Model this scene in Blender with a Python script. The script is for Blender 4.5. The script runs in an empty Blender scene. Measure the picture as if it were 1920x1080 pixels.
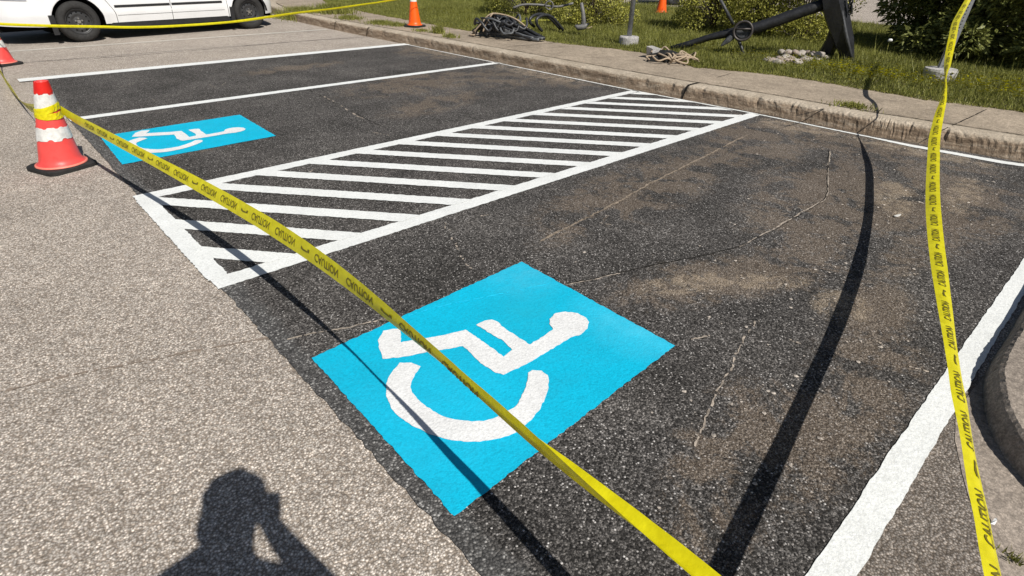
import bpy, bmesh, math, random
import numpy as np
from mathutils import Vector, Matrix

# ------------------------------------------------------------------ camera, sky, sun, exposure
scene = bpy.context.scene
col = scene.collection
CAMH = 1.5
FPX = 1053.0
RR = Matrix(((0.7364757, 0.3353196, -0.5875068),
             (-0.6762639, 0.3860817, -0.6273820),
             (0.0164521, 0.8593612, 0.5111044)))          # world = RR @ camera
cam_d = bpy.data.cameras.new('camera')
cam = bpy.data.objects.new('camera', cam_d); col.objects.link(cam)
cam_d.sensor_width = 36.0; cam_d.lens = FPX / 1920 * 36.0
cam_d.clip_start = 0.02; cam_d.clip_end = 3000
cam.matrix_world = Matrix.Translation((0, 0, CAMH)) @ RR.to_4x4()
scene.camera = cam

SUN_EL = math.radians(46.7); SHADOW_AZ = math.radians(80.4)
world = bpy.data.worlds.new('World'); scene.world = world; world.use_nodes = True
wn = world.node_tree; wn.nodes.clear()
sky = wn.nodes.new('ShaderNodeTexSky'); sky.sky_type = 'NISHITA'; sky.sun_disc = False
sky.sun_elevation = SUN_EL
sunaz = SHADOW_AZ + math.pi                               # direction towards the sun, from +X
sky.sun_rotation = math.pi / 2 - sunaz
bg = wn.nodes.new('ShaderNodeBackground'); bg.inputs['Strength'].default_value = 0.05
wo = wn.nodes.new('ShaderNodeOutputWorld')
wn.links.new(sky.outputs[0], bg.inputs[0]); wn.links.new(bg.outputs[0], wo.inputs[0])
sd_ = bpy.data.lights.new('sun', 'SUN'); sd_.energy = 5.0; sd_.angle = math.radians(0.5); sd_.color = (1, 0.965, 0.90)
sun = bpy.data.objects.new('sun', sd_); col.objects.link(sun)
tosun = Vector((math.cos(sunaz) * math.cos(SUN_EL), math.sin(sunaz) * math.cos(SUN_EL), math.sin(SUN_EL)))
sun.rotation_euler = tosun.to_track_quat('Z', 'Y').to_euler(); sun.location = (0, -5, 10)
vs = scene.view_settings
vs.view_transform = 'Standard'; vs.look = 'None'; vs.gamma = 1; vs.use_curve_mapping = False; vs.exposure = 0.0

random.seed(7); rng = np.random.default_rng(7)

# ------------------------------------------------------------------ helpers
def ray(px, py):
    return (RR @ Vector((px - 960, -(py - 540), -FPX))).normalized()
def G(px, py, z=0.0):
    d = ray(px, py); k = (z - CAMH) / d.z
    return Vector((d.x * k, d.y * k, z))
def AT(px, py, dist):
    d = ray(px, py); k = 0.972 * dist / math.hypot(d.x, d.y)
    return Vector((d.x * k, d.y * k, CAMH + d.z * k))
def tag(o, label=None, cat=None, group=None, kind=None):
    if label: o['label'] = label
    if cat: o['category'] = cat
    if group: o['group'] = group
    if kind: o['kind'] = kind
    return o
def mobj(name, verts, faces, mat, parent=None, smooth=False):
    me = bpy.data.meshes.new(name)
    me.from_pydata([tuple(v) for v in verts], [], faces); me.update()
    if smooth:
        for p in me.polygons: p.use_smooth = True
    me.materials.append(mat)
    o = bpy.data.objects.new(name, me); col.objects.link(o)
    if parent: o.parent = parent
    return o
def npobj(name, V, F, mat, parent=None):
    """V (n,3), F (m,k) numpy; fast mesh"""
    me = bpy.data.meshes.new(name); n, k = F.shape
    me.vertices.add(len(V)); me.vertices.foreach_set('co', V.astype(np.float32).ravel())
    me.loops.add(n * k); me.loops.foreach_set('vertex_index', F.astype(np.int32).ravel())
    me.polygons.add(n); me.polygons.foreach_set('loop_start', np.arange(0, n * k, k, dtype=np.int32))
    me.update(calc_edges=True); me.materials.append(mat)
    o = bpy.data.objects.new(name, me); col.objects.link(o)
    if parent: o.parent = parent
    return o
def bmobj(name, bm, mat, parent=None, smooth=False, bevel=0):
    if bevel:
        bmesh.ops.bevel(bm, geom=[e for e in bm.edges if len(e.link_faces) == 2 and e.calc_face_angle(0) > 0.5],
                        offset=bevel, segments=2, affect='EDGES', clamp_overlap=True)
    bmesh.ops.recalc_face_normals(bm, faces=bm.faces)
    me = bpy.data.meshes.new(name); bm.to_mesh(me); bm.free()
    if smooth:
        for p in me.polygons: p.use_smooth = True
    me.materials.append(mat)
    o = bpy.data.objects.new(name, me); col.objects.link(o)
    if parent: o.parent = parent
    return o
def empty(name, loc=(0, 0, 0), rz=0):
    o = bpy.data.objects.new(name, None); col.objects.link(o)
    o.location = loc; o.rotation_euler = (0, 0, rz); o.empty_display_size = 0.1
    return o
def copy_tree(o, parent=None):
    c_ = o.copy(); col.objects.link(c_)
    if parent: c_.parent = parent
    for ch in list(o.children): copy_tree(ch, c_)
    return c_
def add_box(bm, x0, x1, y0, y1, z0, z1, M=None):
    vs_ = [bm.verts.new(Vector(p) if M is None else M @ Vector(p)) for p in
           [(x0,y0,z0),(x1,y0,z0),(x1,y1,z0),(x0,y1,z0),(x0,y0,z1),(x1,y0,z1),(x1,y1,z1),(x0,y1,z1)]]
    for f in [(0,3,2,1),(4,5,6,7),(0,1,5,4),(1,2,6,5),(2,3,7,6),(3,0,4,7)]: bm.faces.new([vs_[i] for i in f])
def catmull(pts, n=8):
    pts = [np.array(p, float) for p in pts]
    P = [2 * pts[0] - pts[1]] + pts + [2 * pts[-1] - pts[-2]]
    out = []
    for i in range(1, len(P) - 2):
        for k in range(n):
            t = k / n
            a, b, c, d = P[i-1], P[i], P[i+1], P[i+2]
            out.append(0.5 * ((2*b) + (-a+c)*t + (2*a-5*b+4*c-d)*t*t + (-a+3*b-3*c+d)*t**3))
    out.append(pts[-1]); return out
def add_tube(bm, pts, rad, seg=8, cap=True):
    """pts list of 3-vectors; rad float or list"""
    pts = [Vector(p) for p in pts]; n = len(pts)
    rads = rad if hasattr(rad, '__len__') else [rad] * n
    rings = []; prev = None
    for i, p in enumerate(pts):
        t = (pts[min(i+1, n-1)] - pts[max(i-1, 0)])
        if t.length < 1e-9: t = Vector((0, 0, 1))
        t.normalize()
        if prev is None:
            a = t.orthogonal().normalized()
        else:
            a = prev - t * prev.dot(t)
            a = a.normalized() if a.length > 1e-6 else t.orthogonal().normalized()
        prev = a; b = t.cross(a)
        rings.append([bm.verts.new(p + (a * math.cos(2*math.pi*k/seg) + b * math.sin(2*math.pi*k/seg)) * rads[i]) for k in range(seg)])
    for i in range(n - 1):
        for k in range(seg):
            bm.faces.new((rings[i][k], rings[i][(k+1) % seg], rings[i+1][(k+1) % seg], rings[i+1][k]))
    if cap:
        bm.faces.new(rings[0][::-1]); bm.faces.new(rings[-1])
def add_lathe(bm, prof, seg=40, M=None, bend=None, jag=None):
    """prof [(r,z)] ; closed around z"""
    rings = []
    for j, (r, z) in enumerate(prof):
        ring = []
        for k in range(seg):
            a = 2 * math.pi * k / seg
            zz = z + (jag(j, k) if jag else 0)
            p = Vector((r * math.cos(a), r * math.sin(a), zz))
            if bend: p += bend(zz)
            if M: p = M @ p
            ring.append(bm.verts.new(p))
        rings.append(ring)
    for j in range(len(prof) - 1):
        for k in range(seg):
            bm.faces.new((rings[j][k], rings[j][(k+1) % seg], rings[j+1][(k+1) % seg], rings[j+1][k]))
    return rings

# ------------------------------------------------------------------ materials
class N:
    def __init__(s, name, rough=0.8, spec=0.3, metal=0.0):
        s.m = bpy.data.materials.new(name); s.m.use_nodes = True
        s.t = s.m.node_tree; s.b = s.t.nodes['Principled BSDF']
        s.b.inputs['Roughness'].default_value = rough
        s.b.inputs['Specular IOR Level'].default_value = spec
        s.b.inputs['Metallic'].default_value = metal
        s._pos = None
    def node(s, ty, **kw):
        n = s.t.nodes.new(ty)
        for k, v in kw.items(): setattr(n, k, v)
        return n
    def link(s, a, b): s.t.links.new(a, b)
    def pos(s):
        if s._pos is None: s._pos = s.node('ShaderNodeNewGeometry').outputs['Position']
        return s._pos
    def objc(s): return s.node('ShaderNodeTexCoord').outputs['Object']
    def noise(s, scale, detail=2, rough=0.5, vec=None, dist=0.0):
        n = s.node('ShaderNodeTexNoise'); n.inputs['Scale'].default_value = scale
        n.inputs['Detail'].default_value = detail; n.inputs['Roughness'].default_value = rough
        n.inputs['Distortion'].default_value = dist
        s.link(vec or s.pos(), n.inputs['Vector']); return n.outputs['Fac']
    def vor(s, scale, feature='F1', vec=None, rnd=1.0):
        n = s.node('ShaderNodeTexVoronoi'); n.feature = feature; n.inputs['Scale'].default_value = scale
        n.inputs['Randomness'].default_value = rnd
        s.link(vec or s.pos(), n.inputs['Vector']); return n
    def ramp(s, fac, stops, interp='LINEAR'):
        n = s.node('ShaderNodeValToRGB'); cr = n.color_ramp; cr.interpolation = interp
        while len(cr.elements) < len(stops): cr.elements.new(0.5)
        for e, (p, c) in zip(cr.elements, stops):
            e.position = p
            e.color = (c, c, c, 1) if not hasattr(c, '__len__') else (*c, 1)
        s.link(fac, n.inputs['Fac']); return n.outputs['Color']
    def mix(s, fac, a, b, mode='MIX'):
        n = s.node('ShaderNodeMix', data_type='RGBA', blend_type=mode)
        if hasattr(fac, 'is_linked') or hasattr(fac, 'links'): s.link(fac, n.inputs[0])
        else: n.inputs[0].default_value = fac
        for v, i in ((a, 6), (b, 7)):
            if hasattr(v, 'links'): s.link(v, n.inputs[i])
            else: n.inputs[i].default_value = (v, v, v, 1) if not hasattr(v, '__len__') else (*v, 1)
        return n.outputs[2]
    def math(s, op, a, b=0.0, clamp=False):
        n = s.node('ShaderNodeMath', operation=op); n.use_clamp = clamp
        for v, i in ((a, 0), (b, 1)):
            if hasattr(v, 'links'): s.link(v, n.inputs[i])
            else: n.inputs[i].default_value = v
        return n.outputs[0]
    def sep(s):
        n = s.node('ShaderNodeSeparateXYZ'); s.link(s.pos(), n.inputs[0]); return n.outputs
    def bump(s, h, strength=0.5, dist=0.01, nrm=None):
        n = s.node('ShaderNodeBump'); n.inputs['Strength'].default_value = strength
        n.inputs['Distance'].default_value = dist
        s.link(h, n.inputs['Height'])
        if nrm is not None: s.link(nrm, n.inputs['Normal'])
        s.link(n.outputs[0], s.b.inputs['Normal']); return n.outputs[0]
    def color(s, c):
        if hasattr(c, 'links'): s.link(c, s.b.inputs['Base Color'])
        else: s.b.inputs['Base Color'].default_value = (*c, 1)
    def blob(s, x, y, rx, ry, ang=0):
        """soft elliptical mask around a ground point"""
        mp = s.node('ShaderNodeMapping'); mp.vector_type = 'TEXTURE'
        mp.inputs['Location'].default_value = (x, y, 0); mp.inputs['Rotation'].default_value = (0, 0, ang)
        mp.inputs['Scale'].default_value = (rx, ry, 1e4)
        s.link(s.pos(), mp.inputs['Vector'])
        g = s.node('ShaderNodeTexGradient', gradient_type='SPHERICAL'); s.link(mp.outputs[0], g.inputs[0])
        return g.outputs['Fac']

def plain(name, c, rough=0.6, spec=0.4, metal=0.0, var=0.12, scale=14, bump=0.0, bscale=60):
    m = N(name, rough, spec, metal)
    f = m.noise(scale, 4, 0.6)
    lo = tuple(x * (1 - var) for x in c); hi = tuple(min(1, x * (1 + var)) for x in c)
    m.color(m.ramp(f, [(0.3, lo), (0.7, hi)]))
    if bump: m.bump(m.noise(bscale, 3), bump, 0.01)
    return m.m

def aggregate(m, scale=115):
    """exposed stone chips: colour factor per chip, crevice factor, height"""
    v = m.vor(scale); v2 = m.vor(scale * 2.1)
    cell = m.node('ShaderNodeSeparateColor'); m.link(v.outputs['Color'], cell.inputs[0])
    cell2 = m.node('ShaderNodeSeparateColor'); m.link(v2.outputs['Color'], cell2.inputs[0])
    return v.outputs['Distance'], cell.outputs, v2.outputs['Distance'], cell2.outputs

def mat_asphalt_old(name, tone=1.0, warm=(1.0, 0.885, 0.775)):
    m = N(name, 0.95, 0.10)
    d, c, d2, c2 = aggregate(m, 132)
    T = lambda v: tuple(v * tone * w for w in warm)
    stone = m.ramp(c[0], [(0.0, T(0.32)), (0.35, T(0.43)), (0.7, T(0.56)), (1.0, T(0.86))])
    crev = m.ramp(d, [(0.30, (1.0, 1.0, 1.0)), (0.62, (0.50, 0.465, 0.43))])
    base = m.mix(1.0, stone, crev, 'MULTIPLY')
    fine = m.ramp(c2[1], [(0.0, 0.72), (0.6, 1.0), (1.0, 1.25)])
    base = m.mix(0.8, base, fine, 'MULTIPLY')
    big = m.ramp(m.noise(0.9, 6, 0.68), [(0.28, 0.80), (0.5, 1.0), (0.72, 1.1)])
    base = m.mix(1.0, base, big, 'MULTIPLY')
    mid = m.ramp(m.noise(9, 3, 0.6), [(0.3, 0.9), (0.7, 1.08)])
    base = m.mix(1.0, base, mid, 'MULTIPLY')
    spot = m.math('MULTIPLY', m.ramp(m.noise(2.3, 5, .7, dist=.5), [(.60, 0.0), (.74, 1.0)]), 0.30)
    base = m.mix(spot, base, m.mix(1.0, base, 0.55, 'MULTIPLY'))
    pits = m.ramp(m.noise(28, 2, .5), [(.70, 0.0), (.74, 1.0)])
    base = m.mix(m.math('MULTIPLY', pits, 0.6), base, T(0.10))
    m.color(base)
    h = m.math('SUBTRACT', m.math('ADD', 1.0, m.math('MULTIPLY', c[1], 0.5)), d)
    m.bump(h, 0.62, 0.005)
    return m.m

def mat_asphalt_dark():
    m = N('dark_sealed_asphalt', 0.92, 0.12)
    d, c, d2, c2 = aggregate(m, 120)
    spk = m.noise(0.9, 4, 0.6)
    big = m.noise(1.6, 5, 0.62)
    base = m.ramp(big, [(0.3, (0.046, 0.043, 0.040)), (0.5, (0.068, 0.063, 0.059)), (0.72, (0.102, 0.094, 0.087))])
    fine = m.ramp(c[1], [(0.0, 0.40), (0.55, 0.9), (1.0, 2.2)])
    base = m.mix(1.0, base, fine, 'MULTIPLY')
    fine2 = m.ramp(c2[0], [(0.0, 0.45), (0.6, 0.95), (1.0, 2.3)])
    base = m.mix(1.0, base, fine2, 'MULTIPLY')
    # bare chips of pale stone, more of them in some areas
    th = m.math('ADD', c[0], m.math('MULTIPLY', m.math('SUBTRACT', spk, 0.5), 0.6))
    chip = m.ramp(th, [(0.80, 0.0), (0.90, 1.0)])
    core = m.ramp(d, [(0.34, 1.0), (0.50, 0.0)])
    chip = m.mix(1.0, chip, core, 'MULTIPLY')
    base = m.mix(chip, base, m.ramp(c[2], [(0, (0.14, 0.13, 0.12)), (.7, (0.28, 0.26, 0.245)), (1, (0.62, 0.59, 0.56))]))
    # dust: brown sandy film lying in patches
    blobs = [(2.55, 1.20, .75, .30, -.35), (3.2, 0.85, .9, .28, -.5), (2.95, .50, .45, .22, .1), (4.9, .75, 1.5, .7, 0), (6.05, 1.9, .75, 1.5, 0),
             (5.6, 2.5, .9, .5, 0), (4.3, 1.2, 1.6, .7, .2), (1.5, .48, .6, .25, .3), (2.1, .35, 1.0, .3, 0), (4.4, 6.6, 1.7, .9, .1), (5.4, 6.2, 1.2, 1.0, 0),
             (6.1, 5.6, .7, 1.2, 0), (3.9, 5.5, 1.2, .5, .3), (6.0, 8.7, .7, 1.3, 0), (3.6, 8.6, 1.2, .4, .1), (2.9, 2.1, .9, .18, .05), (1.1, 5.4, .5, .3, 0),
             (3.5, 2.3, 1.6, .5, 0.1), (5.0, 2.2, 1.0, .6, 0)]
    tot = None
    for bl in blobs:
        b_ = m.blob(*bl)
        tot = b_ if tot is None else m.math('MAXIMUM', tot, b_)
    nz = m.noise(3.2, 6, 0.68, dist=0.6); nf = m.noise(26, 4, 0.7)
    tot = m.math('ADD', tot, m.math('MULTIPLY', m.blob(4.2, 1.3, 4.2, 2.6, 0), 0.16))
    dust = m.math('MULTIPLY', m.math('MULTIPLY', tot, 2.6), m.ramp(nz, [(0.40, 0.05), (0.54, 1.0)]))
    dust = m.math('MULTIPLY', dust, m.ramp(nf, [(0.32, 0.35), (0.62, 1.0)]), clamp=True)
    dust = m.math('MULTIPLY', dust, m.ramp(c[1], [(0.0, 0.55), (1.0, 1.0)]), clamp=True)
    # grains of dust lodge between the chips: stippled, not a smooth film
    dust = m.math('MULTIPLY', m.math('SUBTRACT', m.math('MULTIPLY', dust, 1.5), m.math('ADD', m.math('MULTIPLY', c2[1], 0.55), m.math('MULTIPLY', c[1], 0.45))), 1.5, clamp=True)
    dcol = m.ramp(c2[0], [(0.0, (0.085, 0.062, 0.045)), (0.6, (0.20, 0.150, 0.108)), (1.0, (0.42, 0.34, 0.26))])
    base = m.mix(m.math('MULTIPLY', dust, 0.50), base, dcol)
    sand = None
    for bl in [(2.50, 1.22, .42, .12, -.5), (2.85, .62, .22, .16, .2), (2.75, 1.02, .35, .10, -.7), (6.15, 6.1, .30, 1.1, 0), (6.2, 8.6, .25, .8, 0), (6.15, 2.3, .30, .5, 0), (5.2, .62, .6, .14, .1), (4.7, .95, .5, .16, .3), (6.2, 1.2, .2, .8, 0)]:
        b_ = m.blob(*bl); sand = b_ if sand is None else m.math('MAXIMUM', sand, b_)
    sand = m.math('MULTIPLY', m.math('MULTIPLY', sand, 3.0, clamp=True), m.ramp(m.noise(8, 6, .75, dist=.8), [(.40, 0.0), (.56, 1.0)]))
    sand = m.math('MULTIPLY', sand, m.ramp(c2[2], [(0, .45), (.6, 1.0)]), clamp=True)
    sand = m.math('MULTIPLY', m.math('SUBTRACT', m.math('MULTIPLY', sand, 1.7), m.math('MULTIPLY', c2[1], 0.95)), 1.4, clamp=True)
    base = m.mix(m.math('MULTIPLY', sand, 0.50), base, m.ramp(c2[0], [(0, (0.16, .12, .08)), (.6, (0.42, .33, .235)), (1, (.66, .55, .42))]))
    # worn grey rim along the drive-in edge
    x = m.sep()[0]; xe = m.math('ADD', x, m.math('MULTIPLY', m.math('SUBTRACT', m.noise(7, 4, .6), 0.5), 0.10))
    rim = m.ramp(xe, [(0.0, 1.0), (0.66, 1.0), (0.705, 0.0)]); 
    rimcol = m.mix(1.0, m.ramp(c[0], [(0, (0.07, 0.07, 0.07)), (0.7, (0.17, 0.165, 0.16)), (1, (0.45, 0.44, 0.42))]), m.ramp(d, [(.3, 1.0), (.6, .5)]), 'MULTIPLY')
    base = m.mix(m.math('MULTIPLY', rim, 0.75), base, rimcol)
    m.color(base)
    h = m.math('SUBTRACT', m.math('MULTIPLY', c[1], 0.5), d)
    m.bump(h, 0.7, 0.006)
    return m.m

def mat_paint(name, c, dirt, dcol, patches=(), rough=0.55):
    m = N(name, rough + .15, 0.2)
    d, cc, d2, c2 = aggregate(m, 70)
    n1 = m.noise(5, 5, 0.65); n2 = m.noise(70, 3, 0.6)
    base = m.ramp(n1, [(0.3, tuple(x * 0.93 for x in c)), (0.7, tuple(min(1, x * 1.05) for x in c))])
    sp = m.ramp(n2, [(0.70, 0.0), (0.78, dirt)])
    base = m.mix(sp, base, dcol)
    base = m.mix(1.0, base, m.ramp(c2[0], [(0, 0.84), (.5, 0.97), (1, 1.04)]), 'MULTIPLY')
    pit = m.math('MULTIPLY', m.ramp(m.noise(120, 2, .5), [(.60, 0.0), (.72, 1.0)]), m.ramp(m.noise(2.6, 5, .7), [(.42, 0.05), (.68, 1.0)]))
    base = m.mix(m.math('MULTIPLY', pit, .5), base, dcol)
    film = m.ramp(m.noise(1.9, 6, .72, dist=1.0), [(.48, 0.0), (.72, 1.0)])
    base = m.mix(m.math('MULTIPLY', film, dirt * .55), base, tuple(x * .62 + .03 for x in c))
    for (bl, pc, am) in patches:
        f = m.math('MULTIPLY', m.blob(*bl), m.ramp(m.noise(11, 5, .7), [(.3, .3), (.65, 1.0)]))
        base = m.mix(m.math('MULTIPLY', f, am, clamp=True), base, pc)
    m.color(base)
    h = m.math('ADD', m.math('MULTIPLY', m.noise(58, 3, 0.6), 1.0), m.math('MULTIPLY', m.noise(150, 2, 0.6), 0.5))
    m.bump(h, 0.42, 0.006)
    return m.m

def mat_concrete(name, c, scale=40, streak=0.0):
    m = N(name, 0.9, 0.2)
    n1 = m.noise(1.7, 6, 0.65); n2 = m.noise(scale, 4, 0.7); v = m.vor(160)
    sc = m.node('ShaderNodeSeparateColor'); m.link(v.outputs['Color'], sc.inputs[0])
    base = m.ramp(n1, [(0.3, tuple(x * 0.76 for x in c)), (0.7, tuple(min(1, x * 1.14) for x in c))])
    base = m.mix(1.0, base, m.ramp(n2, [(0.3, 0.68), (0.7, 1.25)]), 'MULTIPLY')
    base = m.mix(1.0, base, m.ramp(m.noise(7, 6, .75, dist=.6), [(0.32, 0.72), (0.5, 1.0), (0.7, 1.12)]), 'MULTIPLY')
    base = m.mix(0.7, base, m.ramp(sc.outputs[0], [(0, 0.7), (0.6, 1.0), (1, 1.45)]), 'MULTIPLY')
    m.color(base)
    m.bump(m.math('ADD', n2, m.math('MULTIPLY', sc.outputs[1], 0.4)), 0.5, 0.01)
    return m.m

def mat_kerb():
    m = N('kerb_concrete', 0.9, 0.2)
    n1 = m.noise(3.0, 6, 0.7); n2 = m.noise(45, 4, 0.7)
    geo = m.node('ShaderNodeNewGeometry'); sp = m.node('ShaderNodeSeparateXYZ'); m.link(geo.outputs['True Normal'], sp.inputs[0])
    top = m.ramp(n1, [(0.3, (0.34, 0.28, 0.21)), (0.7, (0.56, 0.48, 0.38))])
    # muddy splash-stained front face, in streaks
    mp = m.node('ShaderNodeMapping'); mp.inputs['Scale'].default_value = (1, 1, 7); m.link(m.pos(), mp.inputs[0])
    ns = m.noise(4.0, 6, 0.75, vec=mp.outputs[0])
    face = m.ramp(ns, [(0.30, (0.13, 0.092, 0.062)), (0.5, (0.26, 0.193, 0.135)), (0.70, (0.45, 0.375, 0.29))])
    fz = m.ramp(m.math('ADD', m.sep()[2], m.math('MULTIPLY', m.noise(14, 4, .7), 0.05)), [(0.155, 1.0), (0.185, 0.0)])
    base = m.mix(fz, top, face)
    base = m.mix(1.0, base, m.ramp(n2, [(0.3, 0.68), (0.7, 1.3)]), 'MULTIPLY')
    m.color(base); m.bump(m.math('ADD', n2, n1), 0.7, 0.015)
    return m.m

def mat_leaf(name, c1, c2, c3, trans=0.25):
    m = N(name, 0.55, 0.35)
    f = m.noise(90, 1, 0.5); g = m.noise(2.2, 3, 0.6)
    base = m.ramp(f, [(0.3, c1), (0.5, c2), (0.72, c3)])
    base = m.mix(1.0, base, m.ramp(g, [(0.3, 0.72), (0.7, 1.22)]), 'MULTIPLY')
    m.color(base)
    tr = m.node('ShaderNodeBsdfTranslucent'); m.link(base, tr.inputs[0])
    mx = m.node('ShaderNodeMixShader'); mx.inputs[0].default_value = trans
    out = m.t.nodes['Material Output']
    m.link(m.b.outputs[0], mx.inputs[1]); m.link(tr.outputs[0], mx.inputs[2]); m.link(mx.outputs[0], out.inputs[0])
    return m.m

M_OLD = mat_asphalt_old('old_asphalt', 1.13, (1.0, 0.90, 0.80))
M_LANE = mat_asphalt_old('lane_asphalt', 0.54, (1.0, 0.89, 0.79))
M_DARK = mat_asphalt_dark()
M_WHITE = mat_paint('white_road_paint', (0.80, 0.81, 0.79), 0.35, (0.42, 0.40, 0.37))
M_WHITE_OLD = mat_paint('faded_white_paint', (0.55, 0.51, 0.45), 0.7, (0.33, 0.29, 0.25))
M_BLUE = mat_paint('blue_road_paint', (0.003, 0.475, 0.70), 0.45, (0.02, 0.30, 0.42),
                   patches=[((1.62, 1.62, .34, .28, 0), (0.02, 0.38, 0.50), 0.6), ((1.9, 1.2, .25, .4, 0), (0.10, 0.60, 0.80), 0.6),
                            ((1.85, 1.9, .3, .3, 0), (0.08, 0.50, 0.68), 0.6), ((0.9, 1.3, .5, .4, 0), (0.03, 0.56, 0.84), 0.4)])
M_FIG = mat_paint('white_symbol_paint', (0.79, 0.79, 0.78), 0.2, (0.5, 0.5, 0.5))
M_WALK = mat_concrete('sidewalk_concrete', (0.385, 0.315, 0.24))
M_GUTTER = mat_concrete('gutter_concrete', (0.32, 0.27, 0.225))
M_KERB = mat_kerb()
M_SOIL = plain('lawn_soil', (0.060, 0.055, 0.026), 0.95, 0.1, var=0.5, scale=6, bump=0.8, bscale=30)
M_CRACK_SHADOW = plain('crack_shadow_dark', (0.02, 0.018, 0.016), 0.95, 0.1, var=0.4, scale=30)  # dark tone for real cracks and joints and the painted tape shadow
M_CRACKT = plain('dusty_seam', (0.24, 0.195, 0.15), 0.95, 0.1, var=0.6, scale=60)
M_CRACKL = plain('crack_pale', (0.34, 0.29, 0.24), 0.95, 0.1, var=0.7, scale=45)

# ------------------------------------------------------------------ ground and paving
def jag_poly(pts, step, amp, seed=0, z=0.0, closed=True, keep=None):
    r = random.Random(seed); out = []
    n = len(pts)
    for i in range(n if closed else n - 1):
        a = Vector(pts[i]).to_2d(); b = Vector(pts[(i+1) % n]).to_2d(); L = (b - a).length
        if L < 1e-6: continue
        k = max(1, int(L / step)); nr = Vector((-(b - a).y, (b - a).x)) / L
        for j in range(k):
            p = a + (b - a) * (j / k)
            if j: p += nr * r.uniform(-amp, amp) + (b - a) / L * r.uniform(-.2, .2) * L / k
            out.append((p.x, p.y, z))
    return out
def sheet(name, pts, z, mat, parent=None, jag=0.0, step=0.02, seed=0):
    P = jag_poly(pts, step, jag, seed, z) if jag else [(p[0], p[1], z) for p in pts]
    bm = bmesh.new(); vs_ = [bm.verts.new(p) for p in P]
    es = [bm.edges.new((vs_[i], vs_[(i+1) % len(vs_)])) for i in range(len(vs_))]
    bmesh.ops.triangle_fill(bm, use_beauty=True, edges=es)
    for f in bm.faces:
        if f.normal.z < 0: f.normal_flip()
    me = bpy.data.meshes.new(name); bm.to_mesh(me); bm.free(); me.materials.append(mat)
    o = bpy.data.objects.new(name, me); col.objects.link(o)
    if parent: o.parent = parent
    return o

g = sheet('ground', [(-900, -900), (900, -900), (900, 900), (-900, 900)], 0.0, M_OLD); tag(g, kind='structure')
g = sheet('driving_lane', [(0.60, -6), (1.9, -6), (2.25, -.25), (2.45, -.05), (2.75, 0.02), (4.9, 0.03), (4.9, .06), (0.60, 0.06)], 0.003, M_LANE); tag(g, kind='structure')
g = sheet('parking_bays', [(0.592, 0.045), (6.6, 0.045), (6.6, 1.0), (6.42, 2.4), (6.33, 4.5), (6.33, 9.74), (0.60, 9.74)], 0.008, M_DARK, jag=0.006, step=0.03, seed=3)
tag(g, kind='structure')

ZP = 0.012
# painted lines
def line_thing(name, pts, mat, label, jag=0.004, step=0.02, seed=1, z=ZP, cat='painted line', group=None):
    o = sheet(name, pts, z, mat, jag=jag, step=step, seed=seed); return tag(o, label, cat, group)
line_thing('parking_line', [(0.46, 9.655), (6.30, 9.64), (6.30, 9.85), (0.46, 9.89)], M_WHITE, 'farthest long white bay line, beside the paler asphalt in front of the van', seed=11)
line_thing('parking_line', [(0.60, 7.06), (6.30, 7.065), (6.30, 7.20), (0.60, 7.195)], M_WHITE, 'thin white bay line between the small blue symbol and the farthest bay', seed=12)
def band(name, L, Rr, z, mat, seed, amp):
    r = random.Random(seed); Lc = catmull([(p[0], p[1], 0) for p in L], 60); Rc = catmull([(p[0], p[1], 0) for p in Rr], 60); bm = bmesh.new(); prev = None; a = b = 0
    for p, q in zip(Lc, Rc):
        a = .55 * a + r.uniform(-amp, amp); b = .55 * b + r.uniform(-amp, amp)
        m0, m1 = p[1] + a, q[1] + b
        cur = [bm.verts.new((p[0] + (q[0] - p[0]) * t, m0 + (m1 - m0) * t, z)) for t in (0, .33, .66, 1)]
        if prev:
            for k in range(3): bm.faces.new((prev[k], cur[k], cur[k+1], prev[k+1]))
        prev = cur
    for f in bm.faces:
        f.normal_update()
        if f.normal.z < 0: f.normal_flip()
    me = bpy.data.meshes.new(name); bm.to_mesh(me); bm.free(); me.materials.append(mat)
    o = bpy.data.objects.new(name, me); col.objects.link(o); return o
o = band('edge_line', [(.2, .024), (1.3, .022), (2.59, .022), (3.7, .02), (4.9, .0)], [(.2, .12), (1.3, .12), (2.59, .115), (3.7, .107), (4.9, .10)], ZP, M_WHITE, 13, .0022)
tag(o, 'thick rough white line running past the curved kerb island in the foreground', 'painted line')
line_thing('kerb_line', [(6.24, 9.64), (6.27, 9.64), (6.285, 4.55), (6.36, 2.9), (6.355, 1.7), (6.36, 1.35), (6.44, 0.6), (6.6, 0.05), (6.53, 0.05), (6.34, .6),
                         (6.28, 1.3), (6.315, 1.7), (6.325, 2.8), (6.25, 4.5)], M_WHITE, 'narrow white line painted along the foot of the long kerb', jag=0.004, seed=14)
a0 = G(0, 99); a1 = G(640, 53)
line_thing('parking_line', [(a0.x, a0.y), (6.2, G(620, 55.5).y), (6.2, G(620, 55.5).y + .12), (a0.x, a0.y + .13)], M_WHITE_OLD, 'faded old white bay line right beside the parked white van', jag=0.012, seed=15, z=0.004)
line_thing('parking_line', [(-4, 15.9), (0.9, 15.9), (0.9, 16.05), (-4, 16.05)], M_WHITE_OLD, 'faded white line glimpsed beyond the front of the van', jag=0.01, seed=16, z=0.004)

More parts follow.
